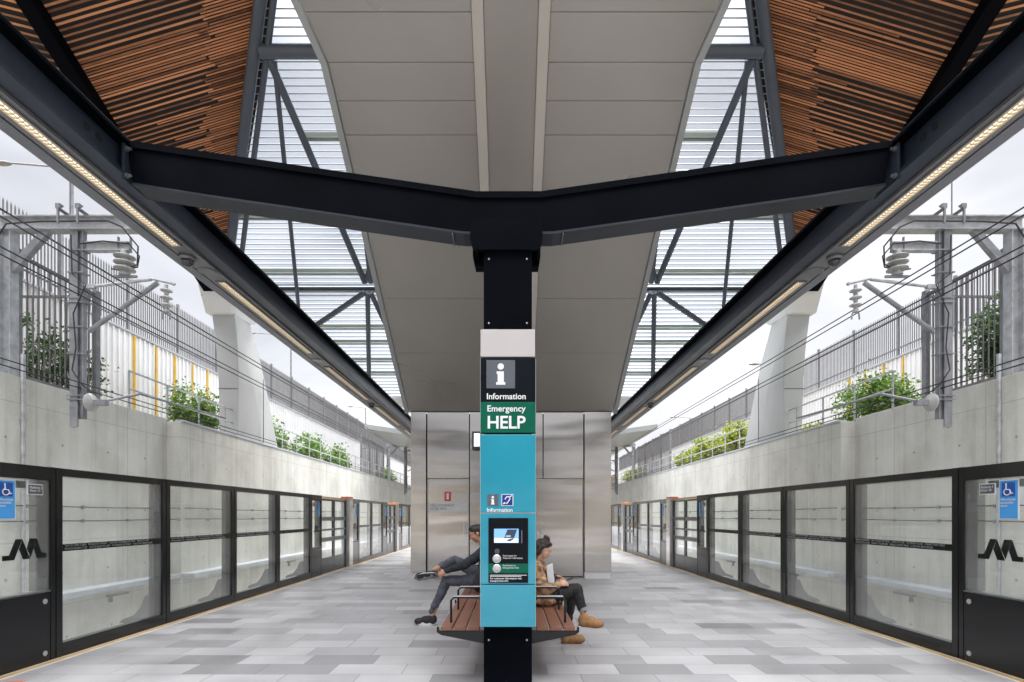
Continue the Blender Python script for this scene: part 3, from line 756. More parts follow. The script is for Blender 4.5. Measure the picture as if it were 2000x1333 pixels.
        part('feeder_cable', MB().path([(X(dx-0.05),-0.12,2.6),(X(dx-0.02),-0.13,1.9),(X(dx+0.2),-0.1,1.72),(X(dx+0.0),-0.13,1.2),(X(dx+0.05),-0.13,0.6),(X(dx-0.02),-0.13,0.2),(X(dx+0.12),-0.08,-0.05),(X(dx+0.3),-0.05,-0.2)], 0.012, 6), 'cable', True)
        part('feeder_cable', MB().path([(X(dx+0.1),-0.1,2.45),(X(dx+0.5),-0.1,2.50),(X(dx+0.95),-0.08,2.46),(X(dx+1.12),-0.05,2.25),(X(dx+1.05),0,2.08),(X(dx+0.85),0,2.03)], 0.012, 6), 'cable', True)
        return parts
    out = {}
    for sx in (-1, 1):
        who = "man's" if sx > 0 else "woman's"      # sx>0: arms reach +X, mast stands on the -X wall
        t = thing('overhead_line_mast', f"near galvanised overhead line mast with drop post and insulators on the {who} side", 'mast', (-sx*9.03, 9.75, 3.88), 'overhead line masts')
        for name, m, material, smooth, _ in mk(sx):
            o = bpy.data.objects.new(name, m.mesh(name, (0,0,0), material, smooth)); C.objects.link(o); o.parent = t; OFF[o.name] = OFF[t.name]
        out[sx] = t
        copy_tree(t, (-sx*9.03, 40.0, 3.82), f"distant galvanised overhead line mast near the far canopy on the {who} side")
mast()

# overhead wires
def wires(sx):
    who = "man's" if sx < 0 else "woman's"
    for i, (x, h, nm) in enumerate(((6.62, 3.97,'top'), (6.50, 3.80,'second'), (6.66, 3.50,'third'), (6.70, 3.42,'fourth'), (7.60, 2.34,'low feeder'), (7.72, 2.28,'lowest feeder'))):
        pts = [(sx*x, d, 1.5+h+0.05*math.sin((d+20)/30*math.pi)**2) for d in range(-20, 66, 5)]
        o = MB().path(pts, 0.011, 6).build('overhead_wire', 'cable', smooth=True, loc=(sx*x, 10, 1.5+h))
        tag(o, f"{nm} black overhead wire strung along the track on the {who} side", 'wire', 'overhead wires')
wires(-1); wires(1)

# street lamps beyond the walls
def street_lamp(x, d, ztop, arm, label):
    s = 1 if x < 0 else -1
    z0 = 6.9
    t = thing('street_lamp', label, 'street lamp', (x,d,z0), 'street lamps beyond the walls')
    MB().tube((x,d,z0),(x,d,ztop-0.05),0.07,0.045,n=8).build('pole','galv_dark',t,True)
    MB().path([(x,d,ztop-0.1),(x+arm*0.15,d,ztop),(x+arm,d,ztop+0.15)],0.03,6).build('arm','galv_dark',t,True)
    MB().ball((x+arm*1.08,d,ztop+0.13),(0.32,0.12,0.07)).build('lamp_head','galv_dark',t,True)
street_lamp(-15.0, 18.55, 13.4, -2.2, "tall street lamp beyond the white wall, nearer one seen past the canopy edge")
street_lamp(-15.0, 37.0, 13.8, -2.5, "street lamp beyond the palisade fence, above the pylon on the man's side")
street_lamp(-15.0, 56.0, 12.6, -1.4, "third and last street lamp above the palisade fence on the man's side")
street_lamp(15.6, 29.5, 9.6, -2.2, "street lamp whose head shows beside the pylon on the woman's side")
street_lamp(16.2, 47.0, 9.9, -2.0, "farther street lamp over the yellow-green shrubs on the woman's side")

# ------------------------------------------------------------------ high folded roof: timber facets, truss, louvres
def roofH(X, D): return 16.85 - 0.3*abs(X) - 0.466*D          # timber facet height above eye
def xedge(D): return 5.06 + 0.724*(D-11.23)                    # |X| of tube line
XV = 8.85
def timber(sx):
    who = "man's" if sx < 0 else "woman's"
    t = thing('timber_ceiling', f"sloping timber batten ceiling under the high roof on the {who} side", 'ceiling', (sx*XV,12,9), 'timber batten ceilings')
    bt = MB(); rnd = random.Random(11 if sx < 0 else 12)
    def row(D, xa, xb, w, drop):
        xa, xb = min(xa,xb), max(xa,xb)
        if xb - xa < 0.05: return
        za, zb = 1.5+roofH(xa,D), 1.5+roofH(xb,D)
        th = 0.014
        a, b = sx*xa, sx*xb
        bt.hexa([(a,D,za-drop-th),(b,D,zb-drop-th),(b,D+w,zb-drop-th),(a,D+w,za-drop-th),(a,D,za-drop),(b,D,zb-drop),(b,D+w,zb-drop),(a,D+w,za-drop)])
    D = 6.5; i = 0; PT = 0.088
    while D < 16.5:
        xe = xedge(D)+0.12
        xm = 0.556*D + rnd.uniform(-0.12, 0.12)                 # dense zone begins here
        dense = (int((D-6.5)/0.62) % 4 == 3)
        row(D+rnd.uniform(-.006,.006), max(xm, xe), XV-0.1, rnd.choice((0.030,0.034,0.040)), rnd.uniform(0,0.012))
        if xe < xm:
            row(D, xe, xm+rnd.uniform(0,0.15), 0.030, 0.004)
            row(D+PT*0.5, xe, xm+rnd.uniform(-0.1,0.2), 0.022, 0.010)
        if dense: row(D+PT*0.5, max(xm,xe), XV-0.1, 0.022, 0.010)
        elif rnd.random() < 0.16:
            q = rnd.uniform(max(xm,xe), XV); row(D+PT*0.5, max(xm,xe), q, 0.024, 0.005)
        D += PT; i += 1
    bt.build('batten', 'batten', t)
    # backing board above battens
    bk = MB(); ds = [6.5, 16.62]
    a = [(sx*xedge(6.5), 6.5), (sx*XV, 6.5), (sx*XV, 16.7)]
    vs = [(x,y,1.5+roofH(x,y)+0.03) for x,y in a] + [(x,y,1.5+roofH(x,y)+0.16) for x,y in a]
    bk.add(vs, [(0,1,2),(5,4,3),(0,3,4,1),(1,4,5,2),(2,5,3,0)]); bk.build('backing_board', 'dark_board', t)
    # outer facet, rising outwards
    bo = MB(); D = 6.5
    def zo(x, D): return 1.5+roofH(XV,D)+0.25*(x-XV)
    def xo(D): return 10.3 if D < 12 else 10.3-(D-12)*0.36
    while D < 15.9:
        a_, b_ = XV+0.1, xo(D)
        bo.hexa([(sx*a_,D,zo(a_,D)-0.016),(sx*b_,D,zo(b_,D)-0.016),(sx*b_,D+0.05,zo(b_,D)-0.016),(sx*a_,D+0.05,zo(a_,D)-0.016),(sx*a_,D,zo(a_,D)),(sx*b_,D,zo(b_,D)),(sx*b_,D+0.05,zo(b_,D)),(sx*a_,D+0.05,zo(a_,D))])
        D += 0.12
    bo.build('outer_batten', 'batten', t)
    a = [(XV,6.5),(10.3,6.5),(10.3,12),(XV,16.1)]
    vs = [(sx*x,y,zo(x,y)+0.03) for x,y in a] + [(sx*x,y,zo(x,y)+0.16) for x,y in a]
    MB().add(vs, [(0,1,2,3),(7,6,5,4),(0,4,5,1),(1,5,6,2),(2,6,7,3),(3,7,4,0)]).build('outer_backing', 'gap', t)
    # roof sheet on top
    # valley beam
    def zv(D): return 1.5+roofH(XV,D)
    v = MB(); x0, x1 = sx*(XV-0.15), sx*(XV+0.15)
    v.hexa([(x0,6,zv(6)-0.30),(x1,6,zv(6)-0.30),(x1,15.9,zv(15.9)-0.22),(x0,15.9,zv(15.9)-0.22),(x0,6,zv(6)+0.02),(x1,6,zv(6)+0.02),(x1,15.9,zv(15.9)+0.02),(x0,15.9,zv(15.9)+0.02)])
    v.build('valley_beam', 'navy', t)
    # grey cladding over the tip that sits on the pylon
    z = zv(16.9)
    tip = MB().hexa([(sx*9.34,16.6,z-0.12),(sx*8.6,16.6,z-0.12),(sx*8.5,17.9,z-0.04),(sx*9.4,17.9,z-0.04),(sx*9.05,15.5,z+0.75),(sx*8.2,15.5,z+0.75),(sx*8.1,18.4,z+0.55),(sx*9.45,18.4,z+0.45)])
    tip.build('tip_cladding', 'white', t)
timber(-1); timber(1)

def lp(X, D, dz=0.0):   # point on the louvre plane
    return Vector((X, D, 1.5 + 18.0 - 0.7*D + dz))
def truss(sx):
    who = "man's" if sx < 0 else "woman's"
    t = thing('roof_truss', f"slate blue tubular roof truss beneath the louvres on the {who} side", 'truss', (sx*5,11,10), 'tubular roof trusses')
    def pix(x, y, off=0.35):   # measured node in the photo's left half -> point just under the louvre plane
        u = (998-x)/1060; m = (1007-y)/1060
        D = (18.0-off)/(0.7+m); return Vector((sx*u*D, D, 1.5+m*D))
    def tb(name, a, b, r): MB().tube(a, b, r, n=12).build(name, 'tube', t, True)
    tb('edge_tube', pix(528,-160), pix(444,530), 0.125)
    tb('inner_chord', pix(550,-120), pix(468,530), 0.065)
    a = pix(508,101); tb('cross_tube', a, Vector((sx*0.1, a.y, a.z)), 0.135)
    b = Vector((sx*8.3, 16.25, 1.5+0.4195*16.25)); tb('tie_tube', b, Vector((sx*0.1, b.y, b.z)), 0.135)
    tb('diagonal_strut', pix(536,118), pix(583,600), 0.055)
    tb('diagonal_strut', pix(526,116), pix(713,552), 0.085)
    tb('diagonal_strut', pix(706,380), pix(724,552), 0.075)
    tb('diagonal_strut', pix(750,430), pix(713,552), 0.06)
    tb('diagonal_strut', pix(712,572), pix(605,644), 0.08)
    tb('diagonal_strut', pix(718,572), pix(721,750), 0.075)
    tb('diagonal_strut', pix(724,572), pix(775,680), 0.075)
    c = Vector((sx*3.0, 20.1, 1.5+0.218*19.9)); d = Vector((sx*4.9, 19.2, 1.5+0.205*19.2))
    MB().tube(c, d, 0.24, n=14).build('eaves_gutter', 'white', t, True)
truss(-1); truss(1)

def louvres(sx):
    who = "man's" if sx < 0 else "woman's"
    t = thing('louvre_roof', f"sloping roof of thin pale louvre blades over the {who} side", 'louvre roof', (sx*4,14,8), 'louvred roof lights')
    bl = MB(); pu = MB(); rnd = random.Random(5)
    D = 7.4; k = 0
    tilt = math.atan(0.78)
    while D < 19.75:
        xo = xedge(D)+0.1 if D < 16.3 else 8.7-(D-16.3)*1.12
        xi = 0.05
        ch = 0.105; hy, hz = ch/2*math.cos(tilt), ch/2*math.sin(tilt); th = 0.020
        zc = 1.5+18.0-0.7*D
        if D > 13.2: 
            hy, hz = ch/2*math.cos(R(37)), ch/2*math.sin(R(37))
        nx, nz = -math.sin(tilt)*th, math.cos(tilt)*th
        bl.hexa([(sx*xi,D-hy,zc-hz),(sx*xo,D-hy,zc-hz),(sx*xo,D+hy,zc+hz),(sx*xi,D+hy,zc+hz),
                 (sx*xi,D-hy+nx,zc-hz+nz),(sx*xo,D-hy+nx,zc-hz+nz),(sx*xo,D+hy+nx,zc+hz+nz),(sx*xi,D+hy+nx,zc+hz+nz)])
        if k in (47, 60, 71, 84, 88, 93, 97):
            pu.box(sx*xi, sx*min(xo, 4.9 if k == 47 else 9), D, D+0.09, zc-0.02, zc+0.14)
        D += 0.117; k += 1
    bl.build('louvre_blade', 'louvre', t)
    pu.build('purlin_slat', 'louvre_dark', t)
    gp = [(0.02,7.3),(xedge(7.3)+0.1,7.3),(xedge(16.3)+0.1,16.3),(4.9,19.8),(0.02,19.8)]
    n = len(gp)
    vs = [(sx*x,D,1.5+18.12-0.7*D) for x,D in gp] + [(sx*x,D,1.5+18.14-0.7*D) for x,D in gp]
    MB().add(vs, [tuple(range(n)), tuple(range(2*n-1,n-1,-1))]+[(i,i+n,(i+1)%n+n,(i+1)%n) for i in range(n)]).build('sky_dimming_sheet', 'sky_dimming_sheet', t)  # sheet added above the blades to tone down the bright sky
louvres(-1); louvres(1)

# ------------------------------------------------------------------ escalator underside
def esc():
    t = thing('escalator_soffit', "large sloping beige grey panelled underside of the escalator over the platform", 'escalator underside', (0,12.9,3.96))
    def z(D, dz=0): return 1.5 + 10.46 - 0.62*D + dz
    ds = [12.93, 11.38, 10.26, 9.10, 7.92, 7.56, 7.19, 6.76, 6.2, 5.4, 4.4, 3.0]
    def we(D): return 2.42 if D > 7.2 else 2.42+0.33*(7.2-D)
    nn = Vector((0,-0.62,-1)).normalized()
    def slab(xa0, xa1, xb0, xb1, Da, Db, d0, d1, name, material):
        # (xa0..xa1) at Da, (xb0..xb1) at Db; d = offset along downward normal
        vs = []
        for d in (d0, d1):
            for x, D in ((xa0,Da),(xa1,Da),(xb1,Db),(xb0,Db)):
                vs.append((x + 0, D + nn.y*d, z(D) + nn.z*d))
        MB().hexa(vs).build(name, material, t, bevel=0.004)
    g_ = 0.0025
    for i in range(len(ds)-1):
        Da, Db = ds[i]-g_, ds[i+1]+g_
        for sx in (-1, 1):
            slab(sx*0.495, sx*we(Da), sx*0.495, sx*we(Db), Da, Db, -0.03, 0.0, 'soffit_panel', 'panel')
        
    slab(-0.34, 0.34, -0.34, 0.34, 12.93, 3.0, -0.028, -0.012, 'centre_panel', 'panel')
    for sx in (-1, 1):
        slab(sx*0.345, sx*0.49, sx*0.345, sx*0.49, 12.93, 3.0, -0.03, 0.025, 'centre_strip', 'panel_strip')
        for Da, Db in ((12.93, 7.2), (7.2, 3.0)):
            slab(sx*(we(Da)+0.012), sx*(we(Da)+0.10), sx*(we(Db)+0.012), sx*(we(Db)+0.10), Da, Db, -0.30, 0.035, 'edge_trim', 'trim')
    slab(-2.40, 2.40, -2.40, 2.40, 12.93, 7.2, -0.30, -0.032, 'structure_tray', 'panel')
    slab(-2.40, 2.40, -3.7, 3.7, 7.2, 3.0, -0.30, -0.032, 'structure_tray', 'panel')
    # balustrade skirts above so that it also stands up from the side
    for sx in (-1, 1):
        slab(sx*1.9, sx*1.95, sx*1.9, sx*1.95, 12.93, 3.0, -1.3, -0.31, 'side_cladding', 'alu')
esc()

# ------------------------------------------------------------------ stainless service building under the escalator
def kiosk():
    F = 12.93; krn = random.Random(3)
    t = thing('service_building', "brushed stainless steel service room closing the platform beneath the escalator", 'building', (0,F,0))
    MB().box(-2.33, 2.33, F+0.06, 21.5, 0.0, 3.93).build('core', 'steel', t)
    MB().box(-2.32, 2.32, F+0.0562, F+0.0592, 0.02, 3.93).build('joint_backing', 'gap', t)
    def pn(x0, x1, z0, z1, pro=0.0, name='wall_panel', ma='steel'):
        o = MB().box(x0, x1, F-pro, F+0.055, z0, z1).build(name, ma, t, bevel=0.004)
        c = Vector(((x0+x1)/2, F, (z0+z1)/2)); a = R(krn.uniform(-0.7, 0.7)); b = R(krn.uniform(-0.35, 0.35))
        q = Matrix.Translation(c) @ Matrix.Rotation(a, 4, 'X') @ Matrix.Rotation(b, 4, 'Z') @ Matrix.Translation(-c)
        o.data.transform(Matrix.Translation(-Vector((0,F,0))) @ q @ Matrix.Translation(Vector((0,F,0))))
        return o
    pn(-2.375, -2.015, 0.16, 3.955, 0.07); pn(1.745, 2.375, 0.16, 3.955, 0.07)
    MB().box(-2.34, -2.03, F-0.03, F+0.05, 0.0, 0.158).build('plinth', 'white', t)
    MB().box(1.75, 2.36, F-0.055, F+0.05, 0.0, 0.158).build('plinth', 'white', t)
    pn(-1.995, -1.0, 2.385, 3.945); pn(-0.98, -0.36, 0.03, 3.945); pn(-0.34, 0.46, 0.03, 3.945); pn(0.48, 0.755, 2.385, 3.945); pn(0.775, 1.725, 2.385, 3.945)
    for x0, x1, hx in ((-1.975, -1.02, -1.10), (0.60, 1.705, 0.70)):
        d = MB().box(x0, x1, F+0.012, F+0.05, 0.05, 2.345).build('door', 'steel', t, bevel=0.003)
        MB().box(hx-0.02, hx+0.02, F-0.03, F+0.011, 1.05, 1.30).build('handle', 'alu', d)
        MB().box(x0-0.018, x0-0.003, F, F+0.052, 0.03, 2.36).box(x1+0.003, x1+0.018, F, F+0.052, 0.03, 2.36).box(x0-0.018, x1+0.018, F, F+0.052, 2.348, 2.372).build('door_frame', 'alu', t)
    pn(0.48, 0.575, 0.03, 2.372)
    MB().box(-2.37, 2.37, F-0.05, F+0.05, 3.962, 3.99).build('head_trim', 'gap', t)
    # side walls
    for sx in (-1, 1):
        for k in range(4):
            MB().box(sx*2.335, sx*2.37, F+0.08+k*2.1, F+2.15+k*2.1, 0.05, 3.93).build('side_panel', 'steel', t)
    # hydrant sign and text
    s = thing('hydrant_sign', "small red and white fire hydrant sign on the stainless door behind the man", 'sign', (-1.49, F, 1.9))
    MB().box(-1.96, -1.05, F+0.006, F+0.011, 1.59, 1.80).build('label_plate', 'alu', s)
    b = MB().box(-1.585, -1.43, F+0.004, F+0.011, 1.84, 2.065).build('red_plate', 'red', s)
    MB().box(-1.535, -1.48, F+0.001, F+0.0035, 1.88, 2.03).box(-1.55,-1.465,F+0.001,F+0.0035,1.985,1.995).build('hydrant_symbol', 'txt', b)
    text_mesh('lettering', "FIRE HYDRANT\nHOSE REEL", 0.085, 'txt_grey', s, (-1.93, F+0.004, 1.71), (1,0,0), (0,0,1), lh=0.9)
kiosk()

def rear_block():  # unseen block added to darken the reflection in the stainless steel
    t = thing('mirrored_block', "unseen dark block added behind the camera, mirrored in the steel", 'reflection block', (0,-9,0))
    MB().box(-2.2, 2.2, -12, -9.0, 0, 5.2).build('block_wall', 'slate', t)
    for x in (-1.6, -0.53, 0.53, 1.6):
        MB().box(x-0.45, x+0.45, -8.99, -8.95, 0.3, 2.6).build('window', 'panel', t)  # paler faces of the added block
rear_block()
# far canopy of the next bay
for sx in (-1, 1):
    who = "man's" if sx < 0 else "woman's"
    t = thing('far_canopy', f"pale distant canopy wing above the far end on the {who} side", 'canopy', (sx*6,32,6), 'distant canopy wings')
    MB().hexa([(sx*2.6,31.5,5.7),(sx*8.75,32.4,6.68),(sx*8.6,60,6.68),(sx*2.6,60,5.7),(sx*2.6,31.5,5.95),(sx*8.75,32.4,6.95),(sx*8.6,60,6.95),(sx*2.6,60,5.95)]).build('canopy_slab','trim',t)
    for d in (34.5, 37, 39.5, 42):
        MB().box(sx*2.7, sx*8.5, d, d+0.03, 5.6, 5.62).build('rib','trim',t) if False else None
    MB().box(sx*3.3, sx*3.6, 40, 40.3, 0, 5.9).build('column', 'slate', t)

# ------------------------------------------------------------------ main column, T-beam, edge beams
CX = -0.027
col = thing('steel_column', "dark navy steel column standing behind the help point and bench end", 'column', (CX, 4.85, 0))
MB().box(CX-0.207, CX+0.207, 4.66, 4.685, 0, 3.98).build('front_flange', 'navy', col, bevel=0.002)
MB().box(CX-0.207, CX+0.207, 5.02, 5.045, 0, 3.98).build('rear_flange', 'navy', col, bevel=0.002)
MB().box(CX-0.14, CX+0.14, 4.686, 5.019, 0, 3.98).build('web', 'navy', col)
b_ = MB()
for zz in (0.43, 3.70, 3.15, 2.6):
    for xx in (-0.163, 0.163): b_.ball((CX+xx, 4.658, zz), 0.009, 8, 5)
b_.build('bolt', 'alu', col, True)

tb = thing('roof_beam', "wide black V-shaped steel beam crossing over the platform on the column", 'beam', (CX, 4.8, 4.1))
def PB(x, y, D=4.70): p = P(x, y, D); return (p.x, p.z)
topL = [PB(246,275), PB(930,375), PB(1056,375), PB(1742,276)]
botL = [PB(258,356), PB(400,379), PB(905,452), PB(1080,452), PB(1590,380), PB(1730,357)]
MB().prism([topL[0], topL[1], topL[2], topL[3]] + botL[::-1], 4.71, 4.91).build('beam_body', 'navy', tb, bevel=0.003)
fl = [(p[0], p[1]-0.055) for p in topL]
MB().prism(topL + fl[::-1], 4.69, 4.708).build('top_lip', 'navy', tb)
# bottom plate, a bit wider
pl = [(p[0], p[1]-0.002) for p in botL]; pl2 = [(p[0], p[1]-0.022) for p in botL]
MB().prism(pl + pl2[::-1], 4.70, 4.92).build('bottom_plate', 'under', tb)  # lighter colour stands in for ground bounce on the underside
cp = [PB(918,432,4.64), PB(1060,432,4.64), PB(1059,470,4.64), PB(1055,490,4.64), PB(924,490,4.64), PB(919,470,4.64)]
MB().prism(cp, 4.62, 4.655).build('cap_plate', 'navy', tb, bevel=0.002)
MB().prism(cp, 4.925, 5.05).build('cap_plate', 'navy', tb, bevel=0.002)
for x_ in (CX-0.27, CX+0.27): MB().box(x_-0.012, x_+0.012, 4.656, 4.92, 3.80, 3.92).build('stiffener', 'navy', tb)
for k in (-1, 1):
    # welded seam on the underside
    x_ = CX + k*0.48; MB().box(x_-0.004, x_+0.004, 4.705, 4.915, 3.93+0.005, 3.955).build('weld_seam', 'gutter', tb)
    X_ = k*3.33
    # bolted end plate
    e = MB().box(X_-0.012, X_+0.012, 4.655, 4.97, 4.385, 4.70).build('end_plate', 'slate', tb, bevel=0.003)
    bb = MB()
    for yy in (4.68, 4.945):
        for zz in (4.43, 4.66): bb.lathe([(0.022,0),(0.022,0.02),(0.012,0.021),(0.012,0.045)], (X_-k*0.012,yy,zz), (-k,0,0), 6)
    bb.build('bolt', 'graphite', tb)

def edge_beam(sx):
    who = "man's" if sx < 0 else "woman's"
    t = thing('canopy_edge_beam', f"long dark steel canopy edge beam with grey soffit on the {who} side", 'beam', (sx*3.5, 5, 4.4), 'canopy edge beams')
    A, B = 0.6, 31.0
    def pr(name, pts, ma, bevel=0): MB().prism([(sx*x, 1.5+h) for x, h in pts], A, B).build(name, ma, t, bevel=bevel)
    pr('top_flange', [(3.30,3.215),(3.62,3.215),(3.62,3.245),(3.30,3.245)], 'navy')
    pr('roof_upstand', [(3.335,3.247),(3.70,3.247),(3.70,3.31),(3.36,3.31)], 'navy')
    pr('web', [(3.40,2.957),(3.42,2.957),(3.42,3.213),(3.40,3.213)], 'slate')
    pr('bottom_flange', [(3.325,2.925),(3.475,2.925),(3.475,2.955),(3.325,2.955)], 'slate')
    # soffit tray with a slot for lamps
    pr('soffit_tray', [(3.485,2.90),(3.70,2.90),(3.70,2.93),(3.485,2.93)], 'soffit_dark')
    pr('lower_gutter', [(3.715,2.895),(3.80,2.875),(3.84,2.90),(3.845,3.0),(3.80,3.15),(3.74,3.2),(3.715,3.2)], 'gutter')
    pr('cladding', [(3.43,2.935),(3.712,2.935),(3.712,3.2),(3.43,3.2)], 'gap')
    # web holes beside the cross beam
    for d in (4.35, 4.475):
        MB().lathe([(0.034,0),(0.034,0.004)], (sx*3.40, d, 1.5+3.12), (-sx,0,0), 20).build('web_hole', 'gap', t)
edge_beam(-1); edge_beam(1)

# strip lights and ceiling fittings
def strip_mesh():
    fr = MB().box(-0.062,-0.054,0,3.0,-0.008,0.02).box(0.054,0.062,0,3.0,-0.008,0.02).box(-0.053,0.053,0,0.008,-0.008,0.02).box(-0.053,0.053,2.992,3.0,-0.008,0.02)
    df = MB().box(-0.052,0.052,0.01,2.99,0.008,0.014)
    bf = MB()
    for i in range(74):
        y = 0.02+i*0.04; bf.hexa([(-0.036,y,-0.006),(0,y+0.016,-0.006),(0,y+0.020,-0.006),(-0.036,y+0.004,-0.006),(-0.036,y,0.006),(0,y+0.016,0.006),(0,y+0.020,0.006),(-0.036,y+0.004,0.006)])
        bf.hexa([(0,y+0.016,-0.006),(0.036,y,-0.006),(0.036,y+0.004,-0.006),(0,y+0.020,-0.006),(0,y+0.016,0.006),(0.036,y,0.006),(0.036,y+0.004,0.006),(0,y+0.020,0.006)])
    bf.box(-0.039,-0.034,0.012,2.988,-0.006,0.006).box(0.034,0.039,0.012,2.988,-0.006,0.006).box(-0.003,0.003,0.012,2.988,0.001,0.005)
    return fr.mesh('frame',(0,0,0),'soffit_dark'), df.mesh('diffuser',(0,0,0),'lamp'), bf.mesh('baffle_louvre',(0,0,0),'baffle')
SM = strip_mesh()
ordn = ['first', 'second', 'third', 'fourth', 'fifth', 'sixth', 'seventh']
for sx in (-1, 1):
    who = "man's" if sx < 0 else "woman's"
    for i in range(7):
        d = 2.83 + i*3.87
        t = thing('strip_light', f"recessed warm strip light on the {who} side, {ordn[i] if i else 'ahead of the dome camera'}", 'strip light', (sx*3.59, d, 1.5+2.888), 'recessed strip lights')
        for me, nm in zip(SM, ('frame','diffuser','baffle_louvre')): inst(me, nm, t, (0,0,0))
    for i, d in enumerate((6.07, 14.08)):
        t = thing('dome_camera', f"{'dark dome camera just past the first strip light' if i==0 else 'small black camera between far strip lights'} on the {who} side", 'camera', (sx*3.62, d, 4.40), 'dome cameras')
        MB().lathe([(0.085,0),(0.09,-0.03),(0.075,-0.05)], (sx*3.62,d,4.40), (0,0,1), 18).build('housing','graphite',t,True)
        MB().ball((sx*3.62,d,4.345),0.068,16,10).build('dome','dome',t,True)
    for i, d in enumerate((6.44, 10.12, 17.85)):
        t = thing('ceiling_speaker', f"flat round speaker in the canopy soffit on the {who} side, {['beside the dome camera','after the second strip light','last along'][i]}", 'speaker', (sx*3.60, d, 4.40), 'ceiling speakers')
        MB().lathe([(0.105,0),(0.105,-0.012),(0.09,-0.018)], (sx*3.60,d,4.40), (0,0,1), 24).build('rim','gutter',t,True)
        MB().lathe([(0.088,-0.017),(0.086,-0.022)], (sx*3.60,d,4.40), (0,0,1), 24).build('grille','graphite',t,True)

